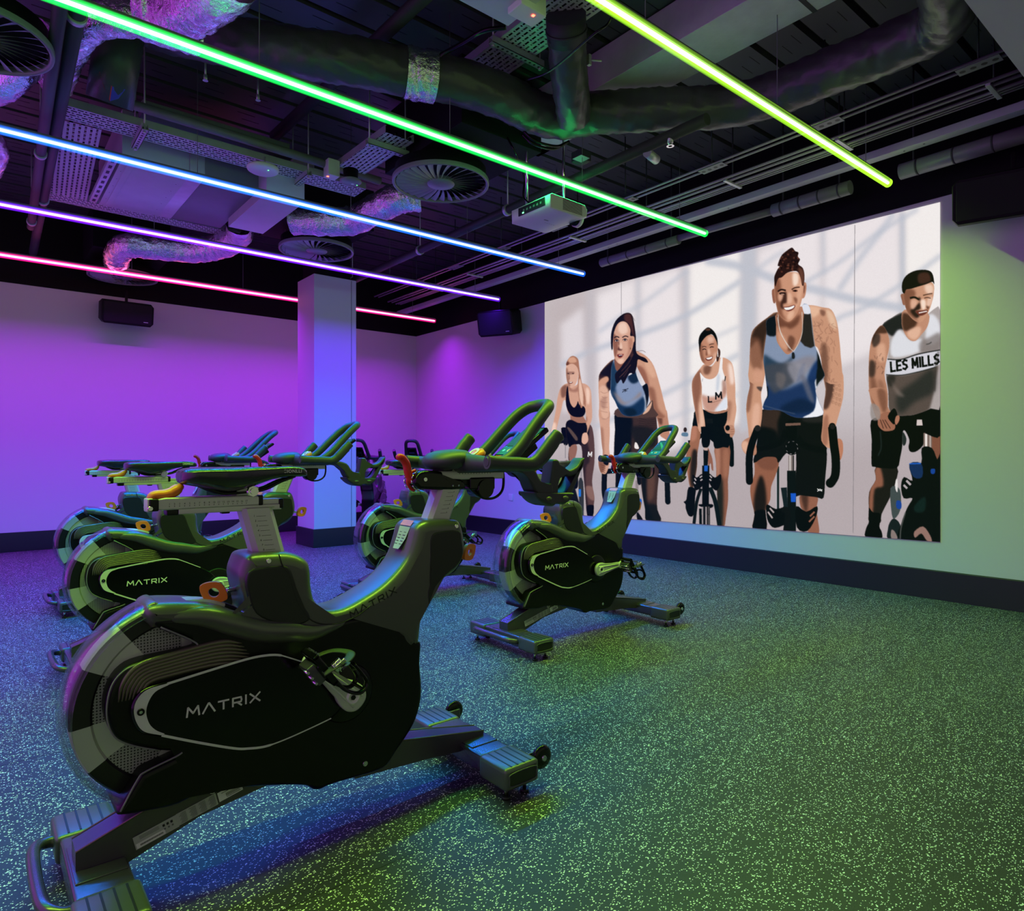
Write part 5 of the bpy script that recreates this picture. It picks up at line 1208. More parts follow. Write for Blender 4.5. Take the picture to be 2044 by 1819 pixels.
    p.sh([(760, 1000), (880, 1050), (960, 1300), (900, 1330), (820, 1200)], (150, 96, 76), 4, .9); p.sh([(930, 1350), (1050, 1380), (1110, 1700), (1240, 1840), (1080, 1840), (960, 1450)], (140, 90, 70), 5, .8); p.sh([(900, 880), (1000, 940), (1080, 1160), (1000, 1180), (900, 1000)], (226, 178, 150), 4, .8)
    for i in range(5): p.line([(160 + 20 * (i % 2), 1420 + i * 80), (220, 1450 + i * 76), (280, 1430 + i * 84)], 7, (140, 96, 82), .6, .6)
    # waist
    p.poly([(440, 1700), (700, 1760), (900, 1700), (1010, 1560), (1040, 1700), (1080, 1840), (440, 1840)], (84, 62, 54), .4); p.poly([(900, 1720), (1000, 1590), (960, 1500), (1010, 1600), (960, 1740), (860, 1800)], (224, 178, 152), .4)
    # top
    p.poly([(385, 890), (400, 1000), (440, 1080), (620, 1160), (740, 1080), (760, 1150), (800, 1260), (850, 1330), (930, 1290), (960, 1500), (920, 1690), (830, 1800), (660, 1830), (530, 1800), (450, 1690), (400, 1580), (330, 1440), (330, 1200), (345, 1000)], (136, 152, 184), keep=True)
    p.sh([(345, 900), (440, 1080), (430, 1300), (360, 1400), (325, 1420), (330, 1050)], (34, 62, 88), 3); p.sh([(620, 1160), (740, 1080), (790, 1240), (700, 1290), (630, 1240)], (24, 44, 66), 3); p.sh([(330, 1400), (400, 1340), (440, 1560), (560, 1660), (700, 1640), (880, 1500), (900, 1700), (800, 1830), (500, 1830), (380, 1600)], (24, 52, 84), 5); p.sh([(370, 1420), (440, 1560), (540, 1640), (700, 1560), (820, 1500), (820, 1420), (700, 1540), (560, 1600), (450, 1480)], (150, 132, 128), 5, .8); p.sh([(540, 1720), (700, 1700), (760, 1790), (620, 1830)], (14, 34, 50), 4)
    p.sh([(850, 1320), (940, 1290), (960, 1480), (910, 1700), (900, 1480)], (10, 12, 16), 1.); p.line([(740, 1080), (780, 1200), (850, 1330)], 10, (220, 224, 232), .4); p.line([(880, 1480), (905, 1600), (900, 1740)], 26, (190, 198, 212), 1., .8)
    p.line([(520, 1435), (560, 1400), (620, 1370)], 9, (14, 14, 18), .25); p.line([(525, 1395), (575, 1385), (560, 1430)], 8, (14, 14, 18), .25); p.line([(575, 1415), (600, 1405)], 8, (14, 14, 18), .25)
    # neck, head
    p.poly([(395, 850), (500, 960), (640, 860), (600, 1000), (480, 1080), (410, 1050)], (140, 90, 70), .6)
    p.poly([(370, 520), (362, 600), (372, 720), (392, 860), (440, 940), (500, 970), (560, 930), (640, 830), (700, 700), (720, 560), (690, 400), (620, 270), (500, 250), (410, 340)], (216, 166, 142), keep=True)
    p.sh([(365, 500), (400, 480), (450, 600), (440, 760), (400, 860), (372, 740)], (140, 88, 68), 2.5, .9); p.sh([(620, 560), (700, 560), (660, 760), (560, 900), (620, 760)], (176, 120, 98), 4, .8); p.sh([(480, 290), (580, 290), (610, 430), (520, 480), (450, 400)], (246, 214, 196), 4, .8); p.sh([(450, 560), (470, 640), (440, 730), (500, 745), (520, 720), (470, 700)], (90, 50, 40), 1.5, .9); p.sh([(500, 600), (520, 690), (510, 720), (480, 700)], (240, 204, 184), 2); p.sh([(440, 900), (540, 880), (520, 960), (470, 960)], (240, 200, 176), 3)
    p.line([(385, 535), (425, 512), (470, 530)], 17, (44, 26, 22), .4); p.line([(520, 530), (570, 505), (620, 520)], 16, (50, 30, 26), .4)
    for x, y in ((430, 582), (565, 568)): p.ell(x, y, 38, 20, (110, 66, 54), .6); p.ell(x, y + 2, 28, 11, (236, 226, 220), .3); p.ell(x, y, 13, 14, (20, 12, 12), .2); p.line([(x - 34, y - 2), (x, y - 18), (x + 34, y - 2)], 8, (26, 14, 12), .3)
    p.poly([(430, 815), (470, 800), (495, 806), (545, 800), (520, 850), (480, 872), (445, 850)], (150, 74, 64), .4); p.poly([(450, 822), (490, 820), (525, 818), (500, 848), (465, 848)], (60, 22, 22), .3); p.line([(462, 824), (520, 818)], 9, (250, 240, 234), .2)
    p.poly([(340, 720), (332, 560), (345, 420), (400, 270), (480, 180), (560, 130), (640, 125), (690, 180), (720, 330), (742, 500), (745, 740), (790, 820), (900, 870), (945, 940), (880, 930), (780, 890), (760, 1000), (720, 1130), (640, 1120), (540, 1290), (500, 1220), (430, 1290), (400, 1140), (480, 1040), (560, 930), (640, 820), (690, 700), (715, 520), (650, 500), (655, 400), (600, 290), (520, 262), (440, 310), (385, 440), (365, 600), (362, 718)], (22, 14, 14), keep=True)
    p.sh([(560, 150), (660, 150), (700, 330), (720, 520), (680, 460), (640, 330), (560, 250)], (78, 44, 36), 3); p.sh([(660, 640), (700, 800), (660, 860), (640, 800)], (90, 56, 46), 2, .7)
    for a in (([(700, 800), (620, 960), (500, 1090)], (110, 74, 60)), ([(660, 980), (560, 1100), (470, 1190)], (130, 90, 74)), ([(620, 1060), (540, 1180)], (96, 64, 54)), ([(640, 900), (560, 1010)], (70, 44, 36))): p.line(a[0], 8, a[1], .4, .8)
    p.ell(705, 560, 18, 50, (214, 162, 136), .4); p.ell(655, 712, 8, 18, (120, 96, 70), .3); p.ell(352, 735, 7, 14, (180, 170, 160), .3)
    p.line([(690, 180), (730, 260)], 5, (60, 40, 36), .3, .7); p.line([(760, 760), (850, 745), (905, 775)], 5, (50, 34, 30), .3, .8)

    # --- C: woman in the white top ---
    p.frame(1360, 840, 8.27)
    p.line([(120, 360), (230, 340), (330, 250), (420, 220), (560, 330), (700, 370), (800, 330)], 66, K); p.line([(780, 200), (830, 380), (838, 720)], 76, (8, 14, 14)); p.ell(838, 725, 37, 38, (8, 14, 14))
    # legs
    p.poly([(190, 80), (310, 60), (320, 250), (290, 440), (270, 560), (265, 760), (230, 960), (200, 1110), (150, 1100), (110, 880), (85, 700), (95, 520), (150, 330)], (160, 108, 84), keep=True); p.sh([(200, 480), (270, 520), (260, 800), (200, 1110), (150, 1000), (160, 700)], (26, 24, 20), 4, .9); p.sh([(190, 90), (260, 90), (250, 300), (160, 330)], (186, 128, 104), 4)
    p.poly([(560, 430), (800, 400), (795, 800), (775, 1000), (780, 1300), (740, 1600), (715, 1740), (600, 1740), (600, 1300), (585, 1000), (580, 700)], (140, 92, 72), keep=True); p.sh([(560, 430), (640, 430), (640, 900), (585, 900)], (176, 124, 102), 4); p.sh([(590, 1000), (690, 1000), (690, 1740), (600, 1740)], (30, 34, 28), 5, .95); p.sh([(700, 500), (790, 500), (780, 900), (700, 900)], (170, 116, 92), 5, .8)
    p.poly([(440, 450), (480, 520), (520, 640), (535, 820), (505, 800), (490, 700), (450, 740)], (150, 100, 82)); p.poly([(125, 1100), (240, 1130), (235, 1250), (210, 1550), (130, 1570), (80, 1450), (75, 1380), (45, 1340), (90, 1300)], (10, 12, 12))
    # wheel and frame
    p.line([(330, 1120), (260, 1350), (215, 1700)], 52, (14, 22, 22)); p.line([(480, 1100), (570, 1350), (635, 1730)], 70, (14, 24, 24)); p.poly([(350, 740), (470, 740), (460, 1420), (350, 1420)], K, sm=1); p.poly([(370, 480), (455, 480), (440, 760), (375, 760)], (10, 16, 16), sm=1)
    p.poly([(300, 1380), (520, 1380), (500, 1440), (330, 1420)], K); p.line([(410, 1420), (415, 1720)], 120, (150, 140, 142)); p.line([(385, 1400), (385, 1720)], 34, (16, 20, 20)); p.line([(440, 1400), (445, 1730)], 26, (30, 30, 28)); p.line([(470, 1430), (472, 1730)], 16, (20, 24, 24)); p.line([(320, 1450), (325, 1710)], 44, (14, 22, 20)); p.poly([(385, 740), (445, 740), (440, 835), (385, 835)], (34, 96, 190), sm=1)
    p.poly([(190, 890), (260, 940), (350, 880), (370, 1050), (260, 1150), (210, 1080)], (10, 10, 10)); p.poly([(460, 870), (560, 940), (655, 880), (660, 1000), (600, 1150), (520, 1110), (460, 1000)], (10, 10, 10))
    for a in ([(310, 940), (350, 910)], [(320, 990), (355, 965)], [(225, 950), (250, 990)], [(215, 1010), (240, 1045)], [(475, 905), (510, 945)], [(470, 965), (500, 990)]): p.line(a, 22, (186, 176, 180), .3)
    p.poly([(340, 300), (360, 240), (430, 230), (480, 300), (470, 400), (430, 445), (370, 440), (345, 380)], (8, 10, 10)); p.poly([(385, 445), (440, 450), (440, 495), (380, 490)], (200, 170, 160), sm=1)
    p.frame(1360, 640, 8.27)
    # shorts
    p.poly([(230, 1500), (370, 1470), (560, 1540), (760, 1490), (780, 1600), (800, 2060), (700, 2090), (560, 2110), (520, 1960), (400, 1820), (250, 1740), (190, 1740), (210, 1600)], (9, 12, 12)); 
    for i in range(5): p.line([(420 + 24 * i, 1620), (430 + 22 * i, 1700)], 5, (60, 64, 62), .4, .7)
    # skin
    p.poly([(390, 720), (310, 800), (200, 960), (180, 1100), (200, 1300), (235, 1500), (260, 1640), (300, 1830), (400, 1830), (385, 1600), (350, 1400), (330, 1200), (350, 1350), (400, 1480), (560, 1540), (760, 1500), (770, 1400), (760, 1640), (720, 1760), (750, 1860), (870, 1850), (880, 1700), (915, 1480), (900, 1300), (895, 1050), (860, 760), (800, 660), (690, 610), (600, 640), (500, 760)], (214, 164, 138), keep=True)
    p.sh([(300, 810), (180, 1010), (200, 1300), (260, 1650), (300, 1700), (290, 1400), (330, 1180), (340, 900)], (140, 92, 72), 5, .9); p.sh([(780, 720), (850, 760), (880, 1000), (820, 1050)], (248, 222, 210), 5); p.sh([(310, 1350), (360, 1500), (380, 1700), (320, 1780)], (238, 198, 176), 5, .8); p.sh([(760, 1350), (840, 1360), (800, 1640), (760, 1640)], (160, 112, 90), 5, .7); p.sh([(370, 1480), (560, 1550), (760, 1500), (760, 1440), (560, 1480)], (160, 108, 86), 3, .8); p.sh([(380, 760), (500, 740), (470, 880), (380, 880)], (110, 70, 54), 4, .8)
    # top
    p.poly([(315, 860), (350, 900), (400, 950), (480, 970), (560, 940), (620, 850), (650, 640), (690, 610), (685, 800), (730, 950), (750, 1100), (765, 1440), (700, 1480), (560, 1505), (420, 1470), (350, 1350), (345, 1100), (325, 960)], (244, 240, 240), keep=True)
    p.sh([(600, 900), (640, 900), (620, 1150), (580, 1150)], (196, 204, 218), 4, .8); p.sh([(330, 1230), (460, 1260), (640, 1230), (740, 1060), (750, 1230), (660, 1400), (560, 1510), (400, 1480)], (200, 150, 132), 5, .95); p.sh([(680, 1000), (750, 1000), (740, 1200), (690, 1180)], (176, 132, 116), 3, .8); p.sh([(740, 1260), (760, 1440), (560, 1500), (620, 1400)], (226, 230, 240), 3)
    p.line([(735, 920), (725, 1000)], 14, K); p.line([(350, 1010), (360, 960)], 6, (90, 90, 100), .4, .7)
    p.letters('L', 88, 480, 1300, (10, 10, 12), 22, ang=-.12, sx=.85); p.letters('M', 100, 622, 1240, (10, 10, 12), 24, ang=-.14, sx=1.0)
    p.line([(490, 1362), (660, 1315)], 9, (120, 84, 72), .3, .6)
    # head
    p.poly([(590, 470), (640, 480), (650, 560), (610, 680), (585, 640)], (70, 44, 38)); p.line([(600, 450), (610, 600)], 14, (240, 232, 228))
    p.poly([(300, 400), (310, 560), (350, 680), (430, 745), (490, 740), (560, 660), (600, 520), (605, 400), (540, 260), (430, 230), (330, 300)], (196, 140, 114), keep=True)
    p.sh([(305, 400), (350, 400), (360, 560), (400, 700), (340, 660), (310, 560)], (124, 78, 60), 4, .8); p.sh([(440, 270), (530, 270), (540, 350), (450, 370)], (236, 196, 176), 5, .8); p.sh([(540, 560), (590, 520), (560, 660), (520, 700)], (236, 190, 166), 4, .7); p.sh([(420, 470), (440, 560), (410, 580)], (110, 66, 52), 2, .8); p.sh([(440, 480), (470, 470), (490, 550), (450, 560)], (228, 182, 158), 3)
    p.line([(350, 440), (385, 428), (420, 440)], 12, (40, 24, 22), .5, .8); p.line([(465, 405), (500, 390), (545, 385)], 12, (40, 24, 22), .5, .8); p.line([(355, 485), (385, 470), (415, 480)], 13, (24, 14, 14), .4); p.line([(480, 448), (505, 435), (540, 440)], 13, (24, 14, 14), .4)
    p.poly([(405, 625), (460, 605), (522, 590), (510, 640), (460, 665), (420, 655)], (110, 46, 40), .4); p.poly([(415, 625), (460, 612), (516, 598), (500, 630), (450, 645)], (250, 244, 240), .3)
    p.poly([(300, 440), (290, 330), (320, 230), (390, 150), (440, 115), (490, 130), (560, 200), (600, 300), (608, 420), (580, 330), (520, 235), (460, 240), (400, 280), (330, 380), (310, 520)], (12, 12, 12)); p.ell(445, 150, 45, 22, (120, 78, 60), .8, .7)
    p.frame(1360, 840, 8.27)
    p.poly([(330, 100), (500, 90), (495, 240), (335, 240)], (8, 10, 10), sm=1); p.poly([(710, 100), (760, 70), (860, 80), (890, 180), (850, 270), (810, 265), (800, 200), (740, 190)], (190, 140, 116), keep=True)
    for i in range(3): p.line([(810, 150 + i * 36), (880, 140 + i * 38)], 6, (120, 74, 58), .5, .8)
    p.ell(770, 120, 38, 45, (10, 10, 10), .3); p.ell(70, 150, 28, 40, (50, 36, 34), .4); p.poly([(20, 200), (110, 200), (110, 260), (15, 250)], (70, 110, 140), .4, .8)

    # --- D: man with curled topknot ---
    p.frame(1470, 740, 5.43)
    p.line([(455, 1040), (455, 1500)], 26, (30, 44, 44)); p.line([(438, 1040), (438, 1500)], 5, (190, 190, 200))
    # left leg (viewer left)
    p.poly([(205, 960), (300, 930), (430, 930), (465, 1000), (430, 1130), (380, 1260), (370, 1400), (320, 1520), (330, 1720), (180, 1720), (200, 1560), (165, 1400), (155, 1260), (200, 1120)], (150, 98, 76), keep=True)
    p.sh([(230, 940), (440, 930), (460, 1000), (400, 1080), (260, 1050)], (120, 76, 60), 4, .7); p.sh([(260, 1140), (310, 1220), (330, 1450), (290, 1560), (200, 1540), (200, 1350)], (26, 22, 18), 5, .95); p.sh([(180, 1540), (330, 1520), (335, 1720), (170, 1720)], (9, 10, 10), 1.5)
    p.poly([(700, 1340), (880, 1360), (870, 1500), (890, 1640), (895, 1770), (780, 1750), (760, 1560), (700, 1480)], (150, 100, 80), keep=True); p.sh([(700, 1340), (780, 1340), (760, 1550)], (60, 40, 32), 5, .8)
    # shorts
    p.poly([(285, 425), (500, 420), (710, 510), (945, 480), (950, 700), (985, 900), (965, 1180), (948, 1378), (870, 1372), (700, 1350), (640, 1330), (650, 900), (540, 900), (460, 1000), (430, 940), (300, 940), (190, 1000), (215, 850), (240, 700), (270, 560)], (14, 15, 15), keep=True)
    p.sh([(290, 430), (480, 430), (450, 560), (440, 740), (330, 620), (270, 600)], (64, 48, 40), 5, .9); p.sh([(240, 640), (420, 640), (460, 800), (230, 800)], (10, 12, 12), 6); p.sh([(720, 520), (940, 490), (940, 560), (760, 560)], (44, 42, 40), 4, .8)
    p.line([(880, 1280), (905, 1300), (935, 1290)], 9, (240, 238, 236), .25); p.line([(880, 1310), (910, 1285), (930, 1310)], 8, (240, 238, 236), .25)
    # bike
    p.poly([(545, 560), (650, 560), (650, 780), (560, 780)], K); p.poly([(535, 572), (700, 565), (700, 592), (535, 600)], (120, 92, 80), sm=1); p.line([(540, 640), (480, 780), (260, 850), (150, 820)], 56, (9, 10, 10)); p.line([(660, 720), (760, 820), (980, 870)], 70, (9, 11, 11))
    p.ell(605, 835, 76, 82, (10, 11, 12)); 
    for t in range(8): p.line([(605 + 62 * math.cos(t * .8), 835 + 68 * math.sin(t * .8)), (605 + 66 * math.cos(t * .8 + .3), 835 + 72 * math.sin(t * .8 + .3))], 5, (200, 196, 196), .3, .8)
    p.line([(598, 920), (598, 1090)], 60, (140, 128, 124)); p.line([(585, 920), (585, 1090)], 12, (220, 212, 208)); p.line([(620, 920), (620, 1090)], 14, (40, 36, 36)); p.poly([(552, 1085), (648, 1085), (650, 1740), (560, 1740)], (12, 18, 18), sm=1); p.poly([(590, 1330), (650, 1330), (645, 1425), (595, 1425)], (30, 92, 200), sm=1); p.poly([(485, 1270), (550, 1265), (560, 1480), (520, 1500)], (22, 34, 38), sm=1)
    p.poly([(335, 1450), (430, 1500), (560, 1480), (560, 1640), (420, 1705), (350, 1640), (328, 1540)], K); p.poly([(650, 1470), (760, 1530), (880, 1470), (860, 1600), (770, 1740), (660, 1700)], K)
    for a in ([(365, 1490), (410, 1540)], [(345, 1530), (395, 1600)], [(800, 1580), (850, 1530)], [(790, 1640), (850, 1580)]): p.line(a, 18, (186, 172, 172) if a[0][0] < 600 else (150, 100, 80), .4)
    p.line([(500, 1500), (560, 1540), (540, 1740)], 60, (14, 16, 16))
    # arms
    p.poly([(140, -10), (300, -10), (300, 120), (270, 260), (285, 420), (270, 580), (240, 700), (150, 740), (130, 620), (110, 420), (125, 280), (150, 160)], (206, 154, 126), keep=True); p.sh([(140, 0), (190, 0), (180, 200), (150, 420), (110, 420)], (130, 86, 68), 4, .8); p.sh([(190, 380), (260, 380), (240, 620), (170, 640)], (232, 184, 160), 5, .8); p.sh([(225, 175), (285, 180), (270, 225), (235, 200)], (60, 50, 50), 1.5, .8)
    p.poly([(70, 770), (150, 720), (200, 740), (225, 880), (190, 920), (100, 900), (62, 830)], (184, 132, 108), keep=True); p.sh([(70, 770), (130, 780), (110, 900), (60, 830)], (226, 178, 152), 3)
    p.poly([(940, -10), (1140, -10), (1165, 240), (1130, 420), (1080, 600), (1040, 800), (1000, 840), (925, 760), (935, 600), (950, 380), (970, 200)], (208, 156, 128), keep=True)
    p.sh([(940, 0), (1040, 0), (1060, 200), (1000, 400), (940, 400), (970, 200)], (64, 42, 38), 4, .85); p.sh([(950, 520), (1000, 500), (990, 800), (930, 760)], (150, 98, 78), 4, .7)
    for i in range(7):
        for j in range(3): p.ell(1050 + 34 * j + 9 * (i % 2), 30 + i * 52 + 14 * j, 15, 19, (120, 84, 68), .5, .3); p.ell(1052 + 34 * j + 9 * (i % 2), 32 + i * 52 + 14 * j, 8, 11, (214, 160, 128), .4, .6)
    p.poly([(1100, 740), (1150, 760), (1160, 870), (1135, 965), (1110, 940), (1110, 830)], (190, 128, 100))
    # bar ends
    p.line([(232, 630), (170, 800), (143, 950), (145, 1190)], 76, (9, 10, 10)); p.ell(145, 1195, 38, 44, (9, 10, 10)); p.ell(233, 625, 34, 34, (36, 34, 34), .4); p.line([(1042, 610), (1060, 800), (1080, 960), (1075, 1130), (1030, 1220)], 92, (9, 10, 10)); p.ell(1022, 1218, 50, 52, (9, 10, 10)); p.ell(1042, 610, 38, 44, (9, 10, 10)); p.ell(1045, 608, 26, 30, (34, 32, 32), .4)
    p.frame(1480, 480, 6.495)
    # shoulders
    p.poly([(470, 930), (330, 1010), (180, 1130), (130, 1230), (115, 1420), (110, 1560), (105, 1830), (290, 1830), (310, 1500), (340, 1300), (560, 1500), (780, 1330), (960, 1370), (1010, 1440), (1040, 1560), (1090, 1830), (1300, 1830), (1290, 1480), (1270, 1250), (1240, 1050), (1170, 900), (1060, 870), (880, 840), (770, 900), (640, 1060)], (204, 152, 124), keep=True)
    p.sh([(470, 930), (170, 1140), (120, 1400), (200, 1300), (250, 1400), (280, 1560), (330, 1230), (460, 1060)], (40, 26, 20), 5, .9); p.sh([(120, 1280), (260, 1300), (280, 1640), (200, 1700), (110, 1560)], (120, 78, 60), 6, .7); p.sh([(180, 1650), (280, 1700), (280, 1830), (160, 1830)], (214, 160, 134), 5, .8)
    p.sh([(880, 850), (1040, 880), (1000, 960), (920, 1000)], (240, 196, 166), 5, .8); p.sh([(1100, 900), (1200, 960), (1240, 1150), (1160, 1100)], (236, 200, 172), 5, .8); p.sh([(1040, 1360), (1120, 1400), (1120, 1830), (1040, 1830)], (96, 62, 50), 6, .7); p.sh([(1020, 900), (1090, 920), (1080, 980), (1040, 970)], (110, 72, 60), 3, .7)
    rnd = random.Random(3)
    for i in range(46):
        x = 940 + rnd.random() * 300; y = 1000 + rnd.random() * 800; p.line([(x, y), (x + rnd.uniform(-40, 40), y + rnd.uniform(10, 50)), (x + rnd.uniform(-50, 50), y + rnd.uniform(40, 90))], 7, (110, 72, 60), .6, .42, clip=True)
    # vest
    p.poly([(330, 1040), (440, 980), (470, 1000), (460, 1160), (460, 1290), (520, 1400), (600, 1480), (680, 1430), (760, 1320), (790, 1180), (790, 850), (880, 850), (910, 1000), (940, 1250), (960, 1370), (1010, 1500), (1050, 1650), (1083, 1761), (1011, 1868), (964, 1952), (1020, 2120), (1059, 2263), (796, 2301), (653, 2281), (497, 2203), (294, 2191), (306, 2084), (342, 2012), (330, 1880), (300, 1640), (290, 1560), (300, 1420), (330, 1200)], (136, 150, 176), keep=True)
    p.sh([(330, 1020), (470, 960), (470, 1220), (330, 1220)], (16, 22, 30), 2); p.sh([(790, 940), (900, 950), (955, 1370), (770, 1310)], (44, 40, 38), 1.2); p.sh([(785, 840), (890, 840), (900, 950), (790, 940)], (226, 228, 238), 1.); p.sh([(300, 1480), (400, 1540), (540, 1600), (700, 1480), (620, 1620), (520, 1700), (520, 1830), (300, 1830), (290, 1560)], (40, 62, 84), 6, .95); p.sh([(560, 1600), (700, 1560), (860, 1500), (980, 1540), (860, 1700), (760, 1830), (560, 1830)], (140, 136, 146), 8, .9); p.sh([(740, 1700), (820, 1600), (800, 1720), (720, 1830)], (34, 64, 120), 5, .9); p.sh([(930, 1620), (1020, 1560), (1060, 1830), (860, 1830)], (20, 48, 96), 5, .9); p.sh([(990, 1400), (1040, 1380), (1060, 1830), (1000, 1830)], (10, 14, 18), 3)
    p.line([(905, 950), (930, 1200), (955, 1370)], 7, (160, 160, 166), .4)
    p.frame(1470, 740, 5.43)
    p.sh([(280, 130), (500, 200), (700, 130), (900, 60), (1000, 60), (980, 540), (280, 540)], (26, 50, 92), 9, .95)
    p.sh([(320, -60), (640, -60), (640, 100), (560, 180), (470, 220), (400, 240), (330, 100)], (70, 74, 84), 6, .9); p.sh([(560, -60), (780, -60), (680, 100), (620, 110)], (150, 148, 158), 6, .8); p.sh([(440, 20), (540, 60), (500, 190), (440, 150)], (120, 110, 108), 5, .6); p.sh([(700, 60), (760, 80), (850, 340), (800, 330), (740, 190)], (110, 110, 124), 5, .7); p.sh([(700, 300), (850, 380), (800, 450), (560, 460), (480, 400)], (16, 36, 66), 7, .9); p.sh([(860, 100), (960, 60), (975, 200), (945, 480), (720, 512), (840, 440), (870, 300), (862, 200)], (240, 240, 246), 1.2); p.sh([(320, 180), (345, 180), (345, 280), (325, 290)], K, 1.); p.sh([(880, -10), (950, -10), (960, 60), (900, 130), (870, 170)], (14, 20, 26), 2)
    p.line([(300, 380), (480, 430), (640, 470)], 8, (90, 100, 120), .8, .7)
    p.poly([(945, 60), (975, 110), (985, 230), (958, 400), (945, 480), (940, 470), (950, 250)], (240, 240, 246), .5, .0)
    p.frame(1480, 480, 6.495)
    # neck and chest
    p.poly([(470, 940), (790, 860), (790, 1180), (760, 1320), (680, 1430), (600, 1480), (520, 1400), (460, 1290), (455, 1100)], (184, 130, 104), keep=True); p.sh([(470, 940), (560, 1040), (640, 1060), (760, 960), (740, 1080), (640, 1150), (580, 1120), (480, 1120)], (110, 68, 52), 5, .9); p.sh([(620, 1240), (700, 1280), (660, 1420), (600, 1420)], (90, 54, 42), 4, .7); p.sh([(480, 1180), (580, 1280), (600, 1420), (500, 1360)], (216, 162, 134), 4, .8)
    for q in ([(480, 960), (500, 1150), (600, 1360), (680, 1440)], [(790, 930), (795, 1180), (740, 1340), (685, 1440)], [(470, 1000), (520, 1220), (640, 1400)]): p.line(q, 8, (222, 214, 206), .3, .85)
    p.poly([(660, 1460), (690, 1460), (695, 1530), (660, 1530)], (30, 32, 36), .4)
    # head
    p.poly([(400, 650), (435, 640), (445, 800), (420, 812), (404, 740)], (150, 98, 78)); p.poly([(800, 570), (840, 550), (848, 620), (825, 735), (785, 740)], (196, 140, 114), keep=True); p.sh([(800, 600), (830, 590), (815, 700)], (120, 74, 58), 2)
    p.poly([(432, 540), (432, 700), (460, 860), (490, 960), (560, 1030), (620, 1055), (680, 1010), (740, 920), (790, 760), (812, 600), (800, 470), (700, 410), (560, 430), (460, 470)], (206, 152, 124), keep=True)
    p.sh([(432, 520), (500, 500), (520, 640), (480, 680), (520, 800), (540, 960), (600, 1040), (500, 980), (450, 820)], (130, 82, 62), 5, .9); p.sh([(670, 430), (740, 440), (740, 560), (680, 590)], (250, 222, 204), 4); p.sh([(740, 560), (800, 560), (770, 760), (700, 900), (720, 740)], (226, 176, 148), 4, .8); p.sh([(530, 740), (580, 660), (600, 800), (540, 830), (560, 900), (510, 860)], (56, 32, 26), 3, .9); p.sh([(480, 710), (540, 700), (530, 770), (490, 790)], (226, 176, 150), 3, .8); p.sh([(610, 680), (650, 700), (660, 800), (600, 820)], (230, 184, 158), 4); p.sh([(680, 740), (730, 760), (715, 830)], (110, 68, 52), 3, .7); p.sh([(620, 930), (690, 920), (660, 1010), (600, 1020)], (236, 190, 162), 4, .8)
    p.line([(475, 665), (520, 640), (580, 650)], 20, (36, 22, 18), .5); p.line([(655, 640), (700, 615), (760, 608)], 15, (70, 42, 32), .5); p.ell(535, 690, 42, 18, (40, 24, 20), .5); p.ell(538, 700, 26, 7, (190, 150, 132), .4); p.ell(700, 655, 34, 14, (90, 54, 42), .4); p.ell(702, 655, 13, 11, (24, 14, 12), .3)
    p.poly([(548, 870), (610, 860), (695, 838), (690, 880), (640, 915), (590, 915)], (110, 48, 40), .5); p.poly([(558, 874), (620, 868), (690, 845), (676, 878), (620, 902), (580, 902)], (252, 248, 244), .3)
    p.poly([(432, 540), (432, 470), (470, 380), (500, 340), (475, 330), (490, 270), (530, 190), (600, 130), (660, 95), (700, 140), (745, 160), (735, 210), (765, 250), (740, 310), (800, 360), (822, 460), (812, 580), (790, 580), (770, 480), (720, 400), (600, 420), (530, 480), (480, 500), (445, 600)], (44, 26, 22), keep=True)
    for i in range(60):
        x = 490 + rnd.random() * 260; y = 110 + rnd.random() * 300; p.ell(x, y, 14, 12, (120, 72, 56) if i % 2 else (20, 12, 12), .4, .6, clip=True)
    p.sh([(740, 360), (810, 400), (815, 560), (780, 560)], (130, 84, 66), 4, .7)

    # --- E: man at the right edge ---
    p.frame(1720, 780, 5.684)
    p.poly([(165, 870), (405, 870), (385, 1050), (330, 1200), (230, 1400), (215, 1500), (90, 1500), (85, 1340), (90, 1150), (165, 1010)], (30, 28, 24), keep=True); p.sh([(165, 870), (220, 880), (250, 1080), (150, 1120), (130, 1380), (85, 1340), (100, 1100)], (146, 96, 76), 4)
    p.poly([(85, 1330), (130, 1380), (220, 1400), (205, 1540), (230, 1600), (225, 1680), (50, 1665), (55, 1560), (88, 1480)], (8, 9, 9))
    p.poly([(330, 1110), (420, 1100), (450, 1200), (440, 1360), (380, 1450), (345, 1400)], (70, 80, 80)); p.poly([(400, 1250), (450, 1260), (450, 1340), (400, 1330)], (30, 70, 150)); p.poly([(390, 1020), (410, 1010), (410, 1150), (385, 1110)], (230, 224, 222))
    p.poly([(320, 1500), (370, 1450), (440, 1520), (440, 1690), (300, 1680), (300, 1580)], (24, 34, 36)); p.poly([(340, 1580), (380, 1600), (410, 1680), (340, 1680)], (140, 124, 120), .5)
    p.poly([(110, 340), (250, 300), (450, 280), (720, 200), (720, 560), (640, 680), (560, 695), (535, 640), (545, 560), (500, 460), (470, 470), (465, 620), (440, 760), (405, 875), (250, 880), (150, 865), (115, 830), (118, 560)], (9, 10, 10)); p.line([(215, 460), (225, 640), (190, 740)], 14, (40, 52, 50), .8, .8); p.poly([(470, 470), (510, 540), (500, 610), (470, 615)], (40, 48, 46))
    p.poly([(720, 460), (900, 460), (900, 780), (800, 780)], (130, 84, 66), .5); p.poly([(630, 330), (720, 330), (720, 395), (625, 395)], (214, 200, 196), sm=1); p.poly([(705, 480), (800, 480), (800, 655), (705, 655)], (130, 112, 104), sm=1); p.line([(735, 490), (735, 650)], 24, (236, 226, 220)); p.line([(780, 490), (782, 650)], 14, (190, 176, 168))
